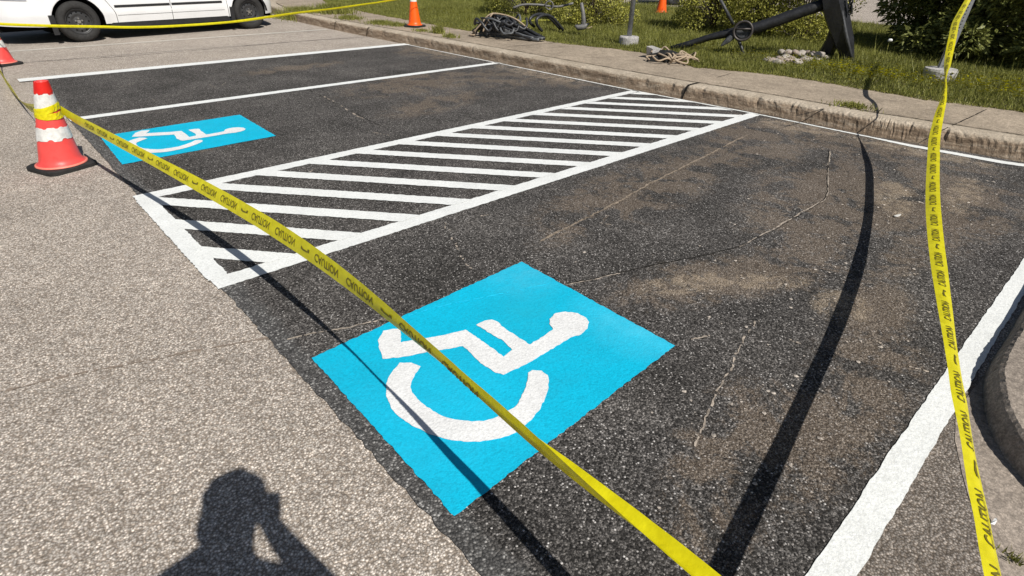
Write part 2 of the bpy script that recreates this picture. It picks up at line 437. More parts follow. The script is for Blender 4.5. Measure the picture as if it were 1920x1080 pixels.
# hatched aisle: outline + diagonal stripes as one marking
def hatch():
    polys = []
    y0, y1, y2, y3 = 2.80, 2.925, 4.345, 4.475
    polys.append([(0.575, y0), (6.31, 2.785), (6.33, 2.91), (0.575, y1)])
    polys.append([(0.565, y2), (6.28, 4.385), (6.28, 4.495), (0.565, y3)])
    polys.append([(0.565, y1 - .01), (0.668, y1 - .01), (0.668, y2 + .01), (0.56, y2 + .01)])
    sl = -1.19; hw = 0.062 * math.sqrt(1 + (1 / 1.19) ** 2) * 1.0
    k = -2
    while True:
        x0 = 0.495 + 0.4265 * k; k += 1
        def X(y): return x0 + (y - 3.46) / sl
        if X(y2) - .1 > 6.2: break
        a, b = y1 - .02, y2 + .02
        pl = [(X(a) - hw, a), (X(a) + hw, a), (X(b) + hw, b), (X(b) - hw, b)]
        # clip to x range
        def clip(P, f, inside):
            out = []
            for i in range(len(P)):
                p, q = P[i], P[(i+1) % len(P)]
                if inside(p): out.append(p)
                if inside(p) != inside(q):
                    t = (f - p[0]) / (q[0] - p[0]); out.append((f, p[1] + t * (q[1] - p[1])))
            return out
        pl = clip(pl, 0.63, lambda p: p[0] >= 0.63)
        if pl: pl = clip(pl, 6.28, lambda p: p[0] <= 6.28)
        if len(pl) >= 3: polys.append(pl)
    # one mesh; each polygon a hair above the one before so no faces share a plane
    bm = bmesh.new()
    for i, pl in enumerate(polys):
        z = ZP + (0.0 if i < 2 else (0.0012 if i == 2 else 0.0024))
        P = jag_poly(pl, 0.02, 0.004, 50 + i, z)
        vs_ = [bm.verts.new(p) for p in P]
        es = [bm.edges.new((vs_[j], vs_[(j+1) % len(vs_)])) for j in range(len(vs_))]
        bmesh.ops.triangle_fill(bm, use_beauty=True, edges=es)
    for f in bm.faces:
        if f.normal.z < 0: f.normal_flip()
    me = bpy.data.meshes.new('hatched_aisle'); bm.to_mesh(me); bm.free(); me.materials.append(M_WHITE)
    o = bpy.data.objects.new('hatched_aisle', me); col.objects.link(o)
    tag(o, 'white hatched access aisle of diagonal stripes between the two blue symbols', 'road marking')
hatch()

# wheelchair symbols
P1 = [(585, 675), (978, 494), (1265, 652), (852, 972)]
fig_body = [(751,620),(719,625),(709,643),(712,660),(718,678),(751,675),(787,668),(829,661),(868,654),(884,668),(901,686),(929,704),(944,708),(982,690),(1010,674),(1040,656),
            (1069,638),(1089,632),(1101,621),(1104,609),(1099,601),(1083,592),(1060,589),(1041,592),(1030,603),(1030,612),(1037,622),(1018,636),(993,651),(966,633),(940,616),(933,608),(922,604),(909,606),(893,614),
            (918,629),(944,644),(960,661),(950,669),(944,674),(907,646),(873,623),(834,633),(784,641),(752,647)]
fig_wheel = [(750,685),(738,699),(730,711),(725,730),(725,749),(734,771),(747,785),(762,796),(780,807),(796,814),(815,822),(834,828),(857,832),(879,834),(899,834),(918,831),(939,827),(959,820),
             (979,808),(996,793),(1010,776),(1021,754),(1027,737),(1029,721),(1027,709),(1015,700),(998,699),(990,704),(989,719),(984,735),(977,751),(968,766),(943,781),(925,790),(907,795),(885,796),(862,793),(845,790),(829,785),
             (812,776),(796,764),(783,753),(773,741),(770,731),(772,721),(779,706),(789,692),(771,685)]
def unit(px, py, C):
    """affine coordinates in the panel's own frame"""
    p = G(px, py).to_2d(); o = C[3]; e1 = C[2] - C[3]; e2 = C[0] - C[3]; d = p - o
    det = e1.x * e2.y - e1.y * e2.x
    return ((d.x * e2.y - d.y * e2.x) / det, (e1.x * d.y - e1.y * d.x) / det)
C1 = [G(*p).to_2d() for p in P1]
C2 = [G(*p).to_2d() for p in [(188, 258), (450, 217), (518, 257), (230, 311)]]
def symbol(C, label, seed):
    root = sheet('accessible_parking_symbol', [tuple(p) for p in C], ZP, M_BLUE, jag=0.0035, step=0.018, seed=seed)
    tag(root, label, 'parking symbol', 'blue wheelchair symbols painted in the bays')
    o, e1, e2 = C[3], C[2] - C[3], C[0] - C[3]
    for nm, pl, sd2 in (('seated_figure', fig_body, 1), ('wheel_arc', fig_wheel, 2)):
        Q = [o + e1 * u + e2 * v for u, v in (unit(p[0], p[1], C1) for p in pl)]
        sheet(nm, [tuple(q) for q in Q], ZP + 0.003, M_FIG, root, jag=0.003, step=0.014, seed=seed + sd2)
symbol(C1, 'large bright blue square with a white wheelchair figure, in the nearest bay', 21)
symbol(C2, 'small distant blue rectangle with a white wheelchair figure beside the red cone', 31)

# cracks, plus one painted shadow line of the tape by the van
def strip(name, pts, w, mat, z, seed=0, jig=0.008, n=14, gap=0.0):
    r = random.Random(seed); P = catmull([(p[0], p[1], 0) for p in pts], n); bm = bmesh.new(); prev = None; off = 0.0
    for i, p in enumerate(P):
        a = Vector(P[max(i-1, 0)]); b = Vector(P[min(i+1, len(P)-1)]); t = (b - a).normalized(); nr = Vector((-t.y, t.x, 0))
        off = .6 * off + r.uniform(-jig, jig) * .55; c = Vector(p) + nr * off; ww = w * r.uniform(0.35, 1.2)
        cur = (bm.verts.new((c.x + nr.x*ww/2, c.y + nr.y*ww/2, z)), bm.verts.new((c.x - nr.x*ww/2, c.y - nr.y*ww/2, z)))
        if prev and r.random() > gap: bm.faces.new((prev[0], prev[1], cur[1], cur[0]))
        prev = cur
    o = bmobj(name, bm, mat); tag(o, kind='structure'); return o
GP = lambda L: [G(*p) for p in L]
strip('crack_or_tape_shadow', GP([(1060,535),(1130,521),(1200,505),(1290,487),(1385,465)]), 0.010, M_CRACK_SHADOW, 0.0105, 1)
strip('crack_or_tape_shadow', GP([(1062,537),(1130,523),(1165,515)]), 0.008, M_CRACKL, 0.011, 2, gap=.2)
strip('crack_or_tape_shadow', GP([(1383,467),(1450,434),(1500,404),(1546,373),(1550,330),(1554,285)]), 0.006, M_CRACK_SHADOW, 0.0108, 23)
strip('crack_or_tape_shadow', GP([(1385,465),(1450,432),(1500,402),(1548,372),(1552,330),(1556,285)]), 0.011, M_CRACKL, 0.0105, 3, gap=.04)
strip('crack_or_tape_shadow', GP([(1012,455),(1080,420),(1150,385),(1225,343),(1300,306),(1400,255)]), 0.020, M_CRACKT, 0.0105, 4, jig=.010, gap=.06, n=26)
strip('crack_or_tape_shadow', GP([(1414,605),(1390,650),(1370,690),(1335,760),(1300,840)]), 0.009, M_CRACKL, 0.0105, 5, gap=.3, jig=.01)
strip('crack_or_tape_shadow', GP([(535,641),(590,628),(640,620),(700,606),(745,598)]), 0.011, M_CRACKL, 0.0105, 6, jig=.006, gap=.1)
strip('crack_or_tape_shadow', GP([(835,420),(850,450),(862,480),(885,515)]), 0.011, M_CRACKL, 0.0105, 7, gap=.5, jig=.02)
strip('crack_or_tape_shadow', GP([(600,178),(640,200),(680,224)]), 0.02, M_CRACKL, 0.0105, 9, gap=.3, jig=.02)
strip('crack_or_tape_shadow', GP([(560,160),(600,180),(720,240)]), 0.012, M_CRACK_SHADOW, 0.0100, 10, gap=.3, jig=.02)
strip('crack_or_tape_shadow', GP([(2,735),(130,705),(260,680),(400,652),(520,632)]), 0.012, plain('crack_filler', (.25,.2,.16), .9, .1), 0.004, 8, gap=.15, jig=.006)
strip('crack_or_tape_shadow', GP([(60,116),(200,108),(400,92),(560,78),(690,70)]), 0.02, M_CRACK_SHADOW, 0.004, 12, gap=.1, jig=.008)  # not a crack: paints the cast shadow of the tape before the van
for k_, L_s in enumerate([[(227,164),(238,161),(250,160)], [(285,187),(292,190)], [(392,160),(404,165)], [(415,162),(425,156)], [(845,130),(870,124)], [(1295,640),(1330,632)], [(1690,520),(1720,516)], [(1480,640),(1500,648)], [(1120,420),(1150,425)], [(900,408),(915,405)],
        [(430,270),(455,262)], [(575,330),(590,318)], [(700,250),(730,256)], [(1640,640),(1655,652)], [(1700,690),(1740,700)]]):
    strip('scuff_mark', GP(L_s), 0.012, M_CRACKL, 0.0107, 60 + k_, jig=.006, gap=.35)
# ridge of the same crack showing through the blue paint
strip('paint_ridge', GP([(1052,531),(985,545),(900,563),(820,580),(762,597)]), 0.007, plain('blue_ridge', (0.02, 0.60, 0.86), .5, .3, var=.1), 0.0135, 13, gap=.25, jig=.004)

# kerb along the far side of the bays: profile swept along the foot line
kp = [(6.57, -3.5), (6.57, -1.0), (6.56, 0.0), (6.545, 0.48), (6.46, 1.35), (6.40, 1.83), (6.40, 2.84), (6.31, 4.43), (6.295, 7.13), (6.295, 9.8), (6.29, 12.73), (6.40, 15.0), (6.7, 17.0), (7.4, 19.0), (9.0, 21.0)]
K = [Vector(p) for p in catmull([(p[0], p[1], 0) for p in kp], 36)]
def kn(i):
    a = K[max(i-1, 0)]; b = K[min(i+1, len(K)-1)]; t = (b - a).normalized(); return Vector((t.y, -t.x, 0))   # towards +x
KH = 0.165
def kerb():
    r = random.Random(4); bm = bmesh.new(); prof = [(0, -0.05), (0.0, 0.0), (0.022, 0.06), (0.034, 0.12), (0.048, 0.148), (0.075, KH), (0.18, KH + .003), (0.30, KH), (0.312, KH - .02), (0.312, -0.05)]
    rows = []; chip_ = 0.0
    for i, p in enumerate(K):
        n = kn(i); row = []
        chip_ = max(0, .8 * chip_ - .004 + (r.uniform(.008, .03) if r.random() < .10 else 0))
        for j, (o, z) in enumerate(prof):
            w = r.uniform(-.004, .006) if 1 < j < 6 else 0
            if 3 <= j <= 5: w += chip_ * (.9, 1.0, .6)[j - 3]
            q = p + n * (o + w); row.append(bm.verts.new((q.x, q.y, z + (r.uniform(-.004, .003) - chip_ * (.2, .5, .3)[j - 3] if 3 <= j <= 5 else 0))))
        rows.append(row)
    for a, b in zip(rows, rows[1:]):
        for j in range(len(prof) - 1): bm.faces.new((a[j], b[j], b[j+1], a[j+1]))
    return tag(bmobj('kerb', bm, M_KERB), kind='structure')
kerb()
# sidewalk slab behind the kerb, ragged where the lawn creeps over it
wb = [(8.45, -3.5), (8.3, 0.0), (8.24, 0.8), (8.10, 1.64), (8.16, 2.52), (8.20, 3.38), (7.95, 4.3), (7.85, 4.6), (8.25, 5.3), (8.38, 6.2), (8.2, 7.0), (8.1, 7.7), (8.0, 9.0), (7.9, 10.2), (8.05, 12), (8.2, 14.2), (8.6, 17), (9.3, 19), (10.6, 20.6)]
WB = [Vector(p) for p in catmull([(p[0] * .975, p[1] * .975, 0) for p in wb], 10)]
walk_front = [(p + kn(i) * 0.318) for i, p in enumerate(K)]
sheet_pts = [(p.x, p.y) for p in walk_front] + [(p.x + .35, p.y) for p in WB[::-1]]
g = sheet('sidewalk', sheet_pts, KH - 0.002, M_WALK); tag(g, kind='structure')
def wbx(y): return np.interp(y, [p.y for p in WB], [p.x for p in WB])
# joints, plus a painted tape shadow on the kerb
for i, (pa, pb) in enumerate([((950, 88, KH), (1050, 79, KH)), ((1490, 218, KH), (1600, 190, KH)), ((1765, 245, KH), (1850, 205, KH)), ((1345, 145, KH), (1370, 138, KH))]):
    a, b = G(*pa), G(*pb); strip('sidewalk_joint', [a, (a + b) / 2, b], 0.014, M_CRACK_SHADOW, KH + 0.001, 30 + i, jig=.003)
jl = [(p + kn(i) * 0.318) for i, p in enumerate(K) if 0 < i < len(K) - 1]
strip('kerb_joint_or_shadow', jl[24:-50:3], 0.022, plain('joint_dirt', (0.06, 0.05, 0.032), .95, .1, var=.5, scale=20), KH + 0.0045, 40, jig=.004, n=3)
def kerb_crack_or_shadow(px, lean=0.05, w=0.012):
    a = G(*px); i = min(range(len(K)), key=lambda k: (K[k] - a).length); p = K[i]; n = kn(i)
    bm = bmesh.new(); prev = None; r = random.Random(int(px[0]))
    for j, (o, z) in enumerate([(-.004, 0.0), (0.016, 0.06), (0.027, 0.12), (0.040, 0.150), (0.070, KH + .005), (0.18, KH + .008), (0.3, KH + .005)]):
        q = p + n * o; yy = q.y - lean * j / 6 + r.uniform(-.006, .006); ww = w * r.uniform(.7, 1.4)
        cur = (bm.verts.new((q.x - .004, yy - ww, z + .004)), bm.verts.new((q.x - .004, yy + ww, z + .004)))
        if prev: bm.faces.new((prev[0], cur[0], cur[1], prev[1]))
        prev = cur
    tag(bmobj('kerb_joint_or_shadow', bm, M_CRACK_SHADOW), kind='structure')
kerb_crack_or_shadow((1283, 185)); kerb_crack_or_shadow((700, 68), .03, .01); kerb_crack_or_shadow((645, 55), .03, .01)  # first and last are real joints; the middle paints the tape's shadow

# lawn
lawn = [(p.x + .06, p.y) for p in WB] + [(12, 24), (17.2, 24), (16.6, 12.2), (16.9, 6), (16.9, -4)]
# raised lawn bed with soil; falls away at its far side
g = sheet('lawn_ground', lawn, KH + 0.004, M_SOIL, jag=.03, step=.12, seed=8); tag(g, kind='structure')
# kerb of the lot beyond the planting
bm = bmesh.new(); add_box(bm, 16.9, 17.1, -4, 24, 0, .16); tag(bmobj('far_kerb', bm, M_WALK, bevel=.02), kind='structure')
a, b = G(1570, 62), G(1760, 34)
dd = (b - a).normalized(); nr = Vector((-dd.y, dd.x, 0)) * .12
line_thing('parking_line', [(a - dd*2 - nr)[:2], (b + dd*3 - nr)[:2], (b + dd*3 + nr)[:2], (a - dd*2 + nr)[:2]], M_WHITE, 'white line on the far lot seen through the gap beside the anchor', seed=18, z=.004)

# curved island kerb at the right
isl = [(9.0, -.07), (6.9, -.07), (5.5, -.06), (4.6, -.045), (3.9, -.035), (3.13, -.035), (2.96, -.03), (2.77, -.033), (2.65, -.045), (2.53, -.072), (2.42, -.105), (2.31, -.155), (2.22, -.215), (2.10, -.34), (2.02, -.50), (1.98, -.7), (1.97, -1.0), (1.97, -2.0), (1.97, -4.0)]
I_ = [Vector(p) for p in catmull([(p[0], p[1], 0) for p in isl], 10)]
def isn(i):
    a = I_[max(i-1, 0)]; b = I_[min(i+1, len(I_)-1)]; t = (b - a).normalized(); return Vector((-t.y, t.x, 0))  # inward
bm = bmesh.new(); rows = []
r = random.Random(9)
for i, p in enumerate(I_):
    n = isn(i); row = []
    for j, (o, z) in enumerate([(-.035, -.05), (-.03, .0), (-.015, .06), (-.004, .088), (.010, .10), (.15, .104), (.16, .08)]):
        w = r.uniform(-.0025, .0025) if 1 < j < 5 else 0
        q = p + n * (o + w); row.append(bm.verts.new((q.x, q.y, z)))
    rows.append(row)
for a, b in zip(rows, rows[1:]):
    for j in range(6): bm.faces.new((a[j], a[j+1], b[j+1], b[j]))
tag(bmobj('island_kerb', bm, M_GUTTER, smooth=False), kind='structure')
ins = [p + isn(i) * .155 for i, p in enumerate(I_)]
g = sheet('island_top', [(p.x, p.y) for p in ins] + [(9, -4)], 0.09, M_WALK); tag(g, kind='structure')
g0 = [p - isn(i) * .03 for i, p in enumerate(I_) if p.x < 2.75]
g1 = [G(1790, 772), G(1790, 830), G(1801, 880), G(1813, 926), G(1840, 997), G(1862, 1080)]
gp = [(p.x, p.y) for p in g0 if p.y > -3] + [(1.55, -3), (1.52, -.6)] + [(p.x, p.y) for p in g1[::-1]]
g = sheet('gutter', gp, 0.0050, M_GUTTER, jag=.0015, step=.02, seed=5); tag(g, kind='structure')

# ------------------------------------------------------------------ caution tapes
M_TAPE = N('yellow_tape', 0.32, 0.5)
f = M_TAPE.noise(25, 3, .6)
cy = M_TAPE.ramp(f, [(0.3, (0.68, 0.60, 0.004)), (0.7, (0.86, 0.78, 0.012))]); M_TAPE.color(cy)
M_TAPE.bump(M_TAPE.noise(90, 3, .6), 0.25, 0.004)
tr = M_TAPE.node('ShaderNodeBsdfTranslucent'); M_TAPE.link(cy, tr.inputs[0]); mx = M_TAPE.node('ShaderNodeMixShader'); mx.inputs[0].default_value = 0.22
M_TAPE.link(M_TAPE.b.outputs[0], mx.inputs[1]); M_TAPE.link(tr.outputs[0], mx.inputs[2]); M_TAPE.link(mx.outputs[0], M_TAPE.t.nodes['Material Output'].inputs[0])
M_TAPE = M_TAPE.m
M_INK = plain('tape_ink', (0.14, 0.118, 0.012), 0.5, 0.3, var=.4, scale=50)

_word = None
def word_mesh(txt):
    """flat glyph triangles of a word, normalised to width 1, height 1"""
    cu = bpy.data.curves.new('lettering', 'FONT'); cu.body = txt; cu.size = 1; cu.resolution_u = 3; cu.offset = 0.018
    ob = bpy.data.objects.new('lettering', cu); col.objects.link(ob)
    bpy.context.view_layer.update()
    dg = bpy.context.evaluated_depsgraph_get(); me = bpy.data.meshes.new_from_object(ob.evaluated_get(dg))
    bw = bmesh.new(); bw.from_mesh(me); xs_ = [v.co.x for v in bw.verts]; ys_ = [v.co.y for v in bw.verts]; x0_, x1_, y0_, y1_ = min(xs_), max(xs_), min(ys_), max(ys_)
    for co, no in [(((0, y0_ + (y1_ - y0_) * f_, 0)), (0, 1, 0)) for f_ in (.25, .5, .75)] + [((x0_ + (x1_ - x0_) * k_ / 16, 0, 0), (1, 0, 0)) for k_ in range(1, 16)]:
        bmesh.ops.bisect_plane(bw, geom=bw.verts[:] + bw.edges[:] + bw.faces[:], plane_co=co, plane_no=no)
    bw.to_mesh(me); bw.free()
    V = np.array([v.co[:] for v in me.vertices]); F = [tuple(p.vertices) for p in me.polygons]
    bpy.data.objects.remove(ob); bpy.data.curves.remove(cu); bpy.data.meshes.remove(me)
    V[:, 0] -= V[:, 0].min(); V[:, 1] -= V[:, 1].min(); V[:, 0] /= V[:, 0].max(); V[:, 1] /= V[:, 1].max()
    return V, F
WORD = word_mesh('CAUTION')

class Ribbon:
    def __init__(s, ctrl, n=14, fold=0.12, seed=0, wob=3.0):
        ctrl = [tuple(c_) + ((0.0,) if len(c_) == 5 else ()) for c_ in ctrl]
        C = catmull(ctrl, n); s.C = np.array(C); r = np.random.default_rng(seed)
        d = np.linalg.norm(np.diff(s.C[:, :3], axis=0), axis=1); s.S = np.concatenate([[0], np.cumsum(d)])
        k = r.normal(0, 1, len(C)); k = np.convolve(k, np.ones(7) / 7, 'same'); s.C[:, 3] += k * wob
        s.fold = fold; s.L = s.S[-1]
        T = np.gradient(s.C[:, :3], axis=0); s.T = T / np.linalg.norm(T, axis=1)[:, None]
    def at(s, q, v, off=0.0):
        """q arc length, v in [-.5,.5] across"""
        c = np.array([np.interp(q, s.S, s.C[:, i]) for i in range(6)]); t = np.array([np.interp(q, s.S, s.T[:, i]) for i in range(3)]); t /= np.linalg.norm(t)
        sd = np.cross(t, [0, 0, 1]); sd /= np.linalg.norm(sd); u = np.cross(sd, t); ph = math.radians(c[3])
        w = u * math.cos(ph) + sd * math.sin(ph); nn = np.cross(t, w)
        # a lengthwise fold where the tape is gathered narrower than its 70 mm
        full = 0.07; half = min(1.0, c[4] / full); dep = math.sqrt(max(0, 1 - half * half)) * full * 0.06 + s.fold * 0.02 + c[5]
        prof = (0.5 - abs(v)) * 2 * dep
        return Vector(c[:3] + w * v * c[4] + nn * (prof + off))
def tape(ctrl, label, seed=0, text=None, flip=-1, group='yellow caution tapes', n=14, s0=0.02, s1=None, wob=3.0, fold=.12):
    R = Ribbon(ctrl, n, fold, seed, wob); m = len(R.C); vs_, fs = [], []
    VV = [-.5, -.25, 0, .25, .5]; ns = max(m, int(R.L / .03))
    for i in range(ns):
        q = R.L * i / (ns - 1)
        for v in VV: vs_.append(R.at(q, v))
    for i in range(ns - 1):
        for j in range(4): a = i * 5 + j; fs.append((a, a + 1, a + 6, a + 5))
    o = mobj('caution_tape', vs_, fs, M_TAPE, smooth=True); tag(o, label, 'caution tape', group)
    if text:
        W, F = WORD; lv, lf = [], []; q = s0; end = s1 or R.L - .1; k = 0
        while q + .2 < end:
            for off in (0.0016, -0.0016):
                if k % 3 < 2:
                    b = len(lv); wq = np.interp(q + .09, R.S, R.C[:, 4]); hg, cn = .48, 0.0; lv += [R.at(q + x * .18, flip * (y - .5) * hg + cn, off) for x, y, _ in W]; lf += [tuple(b + i for i in f) for f in F]
                else:                                                      # small bar printed between the word pairs
                    b = len(lv)
                    cn = 0.0
                    for (x, y) in [(0, -.12), (.02, .0), (.055, -.02), (.055, -.14), (.07, -.14), (.07, .03), (.02, .1), (0, .05)]: lv.append(R.at(q + x, flip * y + cn, off))
                    lf.append(tuple(range(b, b + 8)))
            q += (.24, .235, .115)[k % 3]; k += 1
        lo = mobj('lettering', lv, lf, M_INK, o)
    return o

T1 = [(0.43, 5.38, 0.45, -5, .065), (0.460,5.070,0.445,-10,0.065),(0.516,4.590,0.448,-15,0.065),(0.576,4.103,0.447,-20,0.065),(0.637,3.621,0.444,-25,0.065),(0.688,3.141,0.449,-30,0.070),(0.721,2.673,0.466,-30,0.070),
      (0.739,2.250,0.485,-25,0.070),(0.747,1.893,0.495,-15,0.070),(0.750,1.592,0.494,-5,0.070),(0.748,1.335,0.488,3,0.065, .002),(0.742,1.111,0.486,12,0.062, .006),(0.733,0.915,0.489,18,0.055, .011),(0.721,0.744,0.501,26,0.050, .016),
      (0.709,0.595,0.515,45,0.045, .019),(0.698,0.465,0.526,62,0.045, .018),(0.689,0.341,0.534,76,0.045, .014),(0.679,0.214,0.543,85,0.045, .010),(0.66, -0.05, 0.555, 85, .045, .008), (0.64, -0.29, 0.56, 85, .045, .006)]
t1 = tape(T1, 'long yellow caution tape crossing the blue symbol from the red cone to the foreground', 1, True, s0=.55, s1=4.75, wob=2, fold=.15)
T2 = [(0.68,-0.32,0.56,-55,.055), (0.85,-0.235,0.535,-55,.055), (1.0,-0.19,0.518,-55,.055), (1.123,-0.155,0.504,-55,0.055),(1.242,-0.123,0.490,-55,0.055),(1.388,-0.083,0.473,-55,0.055),(1.569,-0.035,0.452,-55,0.050),(1.784,0.023,0.430,-65,0.050),
      (2.048,0.093,0.404,-65,0.050),(2.394,0.184,0.373,-75,0.055),(2.837,0.303,0.341,-85,0.065),(3.336,0.439,0.317,-90,0.070),(3.817,0.571,0.311,-100,0.070),(4.250,0.688,0.322,-100,0.070),(4.658,0.798,0.347,-100,0.070),(5.066,0.909,0.380,-100,0.070),
      (5.357,.981,.423,-100,.066), (5.585,1.037,.471,-100,.06), (5.805,1.087,.523,-105,.045), (6.088,1.162,.581,-130,.03), (6.277,1.217,.615,-150,.022), (6.52,1.28,.643,-130,.03), (6.76,1.338,.663,-115,.05), (7.074,1.421,.719,-105,.062), (7.25,1.469,.772,-100,.066), (7.469,1.529,.849,-100,.068), (8.15,1.69,.935,-100,.068), (8.75,1.80,1.02,-95,.065), (9.36,1.905,1.107,-90,.06)]
t2 = tape(T2, 'yellow caution tape rising along the right edge to the perforated steel post', 2, True, s0=.3, flip=1, wob=2.0, fold=.3)
T3 = [tuple(G(-14, 96, .0) * 0 + Vector((0.36, 11.05, .42))) + (20, .06), (0.345, 10.6, .2, 20, .06), (0.332,10.128,0.09,20,.07),(0.328,9.42,0.065,30,.07),(0.322,8.646,0.062,30,.07),(0.317,7.812,0.11,20,.07),(0.314,7.035,0.2,10,.07),(0.303,6.286,0.32,0,.07),(0.30,5.62,0.44,0,.06)]
t3 = tape(T3, 'slack yellow caution tape drooping between the two red cones at the left', 3, True, wob=4)
T4 = [(0.40, 11.0, .60, 5, .035), (0.57,10.85,0.57,5,.036),(1.14,10.90,0.51,5,.036),(1.65,10.93,0.47,5,.036),(2.14,10.96,0.43,5,.036),(2.74,10.97,0.415,5,.036),(3.57,10.94,0.43,10,.036),(4.19,10.87,0.48,20,.045),(4.76,10.83,0.53,30,.045),(5.35,10.76,0.57,30,.045),
      (5.96,10.66,0.63,30,.036),(6.41,10.62,0.67,30,.036),(7.3,10.5,.78,30,.036),(8.6, 10.35, .98, 20, .045), (9.7, 10.2, 1.15, 10, .045)]
t4 = tape(T4, 'thin yellow caution tape stretched in front of the parked white van', 4, False, wob=6)

# ------------------------------------------------------------------ traffic cones
M_RUB = plain('black_rubber', (0.022, 0.021, 0.02), 0.7, 0.35, var=.35, scale=20, bump=.3)
def cone_mat(name, c, c2):
    m = N(name, 0.42, 0.4); z = m.noise(8, 5, .65); m.color(m.ramp(z, [(0.25, c2), (0.5, c), (0.75, c)])); m.bump(m.noise(35, 3), .12, .01); return m.m
M_CRED = cone_mat('faded_red_plastic', (0.86, 0.085, 0.075), (0.74, 0.055, 0.05)); M_CTOP = cone_mat('deep_red_plastic', (0.70, 0.02, 0.012), (0.55, 0.012, 0.01))
M_CORG = cone_mat('orange_plastic', (0.95, 0.115, 0.006), (0.85, 0.09, 0.006)); M_COLW = plain('reflective_white', (0.70, 0.69, 0.66), 0.4, .5, var=.18, scale=30, bump=.3)
M_LIP = plain('pale_red_lip', (.80, .22, .16), .5, .4)
def make_cone(loc, rz, H=.65, rb=.15, rt=.042, base=.37, body=M_CRED, label='', collars=(), bend=0.0, top=None, group='traffic cones'):
    root = empty('traffic_cone', loc, rz); tag(root, label, 'traffic cone', group)
    bv = Vector((0.736, -0.676, 0)); bv = Matrix.Rotation(-rz, 3, 'Z') @ bv
    bf = lambda z: bv * (bend * max(0, z / H) ** 1.25)
    R_ = lambda z: rb + (rt - rb) * (z / H)
    bm = bmesh.new(); h = base / 2; c = .07; pts = []
    for sx, sy, a0 in ((1, 1, 0), (-1, 1, 90), (-1, -1, 180), (1, -1, 270)):
        for k in range(5):
            a = math.radians(a0 + k * 22.5); pts.append((sx * (h - c) + c * math.cos(a), sy * (h - c) + c * math.sin(a)))
    lo = [bm.verts.new((x, y, 0.002)) for x, y in pts]; mid = [bm.verts.new((x, y, .026)) for x, y in pts]; hi = [bm.verts.new((x * .93, y * .93, .036)) for x, y in pts]
    n = len(pts)
    for A, B in ((lo, mid), (mid, hi)):
        for k in range(n): bm.faces.new((A[k], A[(k+1) % n], B[(k+1) % n], B[k]))
    bm.faces.new(hi); bm.faces.new(lo[::-1]); bmobj('base', bm, M_RUB, root)
    bm = bmesh.new(); zs = [.03, .034, .05] + [.05 + (H - .062) * k / 14 for k in range(1, 15)] + [H - .004, H]
    prof = [(rb + .016, .034), (rb + .014, .046), (R_(.05) + .003, .052)] + [(R_(z), z) for z in zs[3:]] + [(R_(H) - .008, H), (R_(H) - .02, H - .003), (R_(H) - .022, H - .05)]
    add_lathe(bm, prof, 48, bend=bf); bmobj('cone_body', bm, body, root, smooth=True)
    bm = bmesh.new(); add_lathe(bm, [(rb + .022, .0365), (rb + .021, .045), (rb + .004, .0485)], 40, bend=bf); bmobj('lip', bm, M_LIP if body is M_CRED else body, root, smooth=True)
    r = random.Random(int(loc[0] * 100))
    for (z0, z1, jg, mt, nm) in collars:
        J = [[r.uniform(-jg, jg) for _ in range(24)] for _ in range(2)]
        bm = bmesh.new()
        seg = 48; prof = [(0, z0 + (z1 - z0) * k / 4) for k in range(5)]
        rings = []
        for j, (_, z) in enumerate(prof):
            ring = []
            for k in range(seg):
                zz = z + (J[0 if j == 0 else 1][k // 2] if j in (0, 4) else 0)
                zz = min(zz, H); a = 2 * math.pi * k / seg; rr_ = R_(zz) + .0035
                ring.append(bm.verts.new(Vector((rr_ * math.cos(a), rr_ * math.sin(a), zz)) + bf(zz)))
            rings.append(ring)
        for j in range(4):
            for k in range(seg): bm.faces.new((rings[j][k], rings[j][(k+1) % seg], rings[j+1][(k+1) % seg], rings[j+1][k]))
        bmobj(nm, bm, mt, root, smooth=False)
    return root, bf, R_
c1loc = Vector((.315, 5.53, 0)); rz1 = math.radians(22)
cone1, bf1, R1 = make_cone(c1loc, rz1, body=M_CRED, bend=.09, collars=[(.235, .325, .009, M_COLW, 'white_collar'), (.45, .565, .012, M_COLW, 'white_collar'), (.568, .648, .006, M_CTOP, 'dark_red_top')],
    label='large faded red traffic cone with torn white bands and tape tied round its neck')
# turns of tape wrapped and knotted round the cone's neck (belongs to the tape)
bm = bmesh.new(); r = random.Random(2); turns = []
for q in range(3):
    for k in range(36):
        a = 2 * math.pi * k / 36; turns.append((a, q + k / 36))
for band in range(2):
    z0 = .400 + band * .036; rings = []
    for k in range(37):
        a = 2 * math.pi * k / 36; row = []
        for j in range(4):
            z = z0 + .018 * math.sin(a + band * 1.7) + j * .016 + r.uniform(-.002, .002); rr_ = R1(z) + .0045 + band * .002 + r.uniform(-.0015, .0035)
            p = Vector((rr_ * math.cos(a), rr_ * math.sin(a), z)) + bf1(z); p = Matrix.Rotation(rz1, 3, 'Z') @ p + c1loc; row.append(bm.verts.new(p))
        rings.append(row)
    for A, B in zip(rings, rings[1:]):
        for j in range(3): bm.faces.new((A[j], B[j], B[j+1], A[j+1]))
bmobj('wrapped_turns', bm, M_TAPE, t1, smooth=False)
c2 = G(4, 122); make_cone((c2.x + .02, c2.y, 0), .5, body=M_CRED, bend=-.02, collars=[(.24, .33, .004, M_COLW, 'white_collar'), (.36, .44, .004, M_TAPE, 'tape_band'), (.47, .56, .004, M_COLW, 'white_collar')],
    label='faded red traffic cone cut off by the left edge near the front of the van')
c3 = G(778, 50, KH); make_cone((c3.x, c3.y, KH), .3, H=.70, rb=.135, rt=.035, base=.36, body=M_CORG, collars=[(.47, .61, .002, M_COLW, 'white_collar')],
    label='bright orange traffic cone standing on the sidewalk behind the kerb')
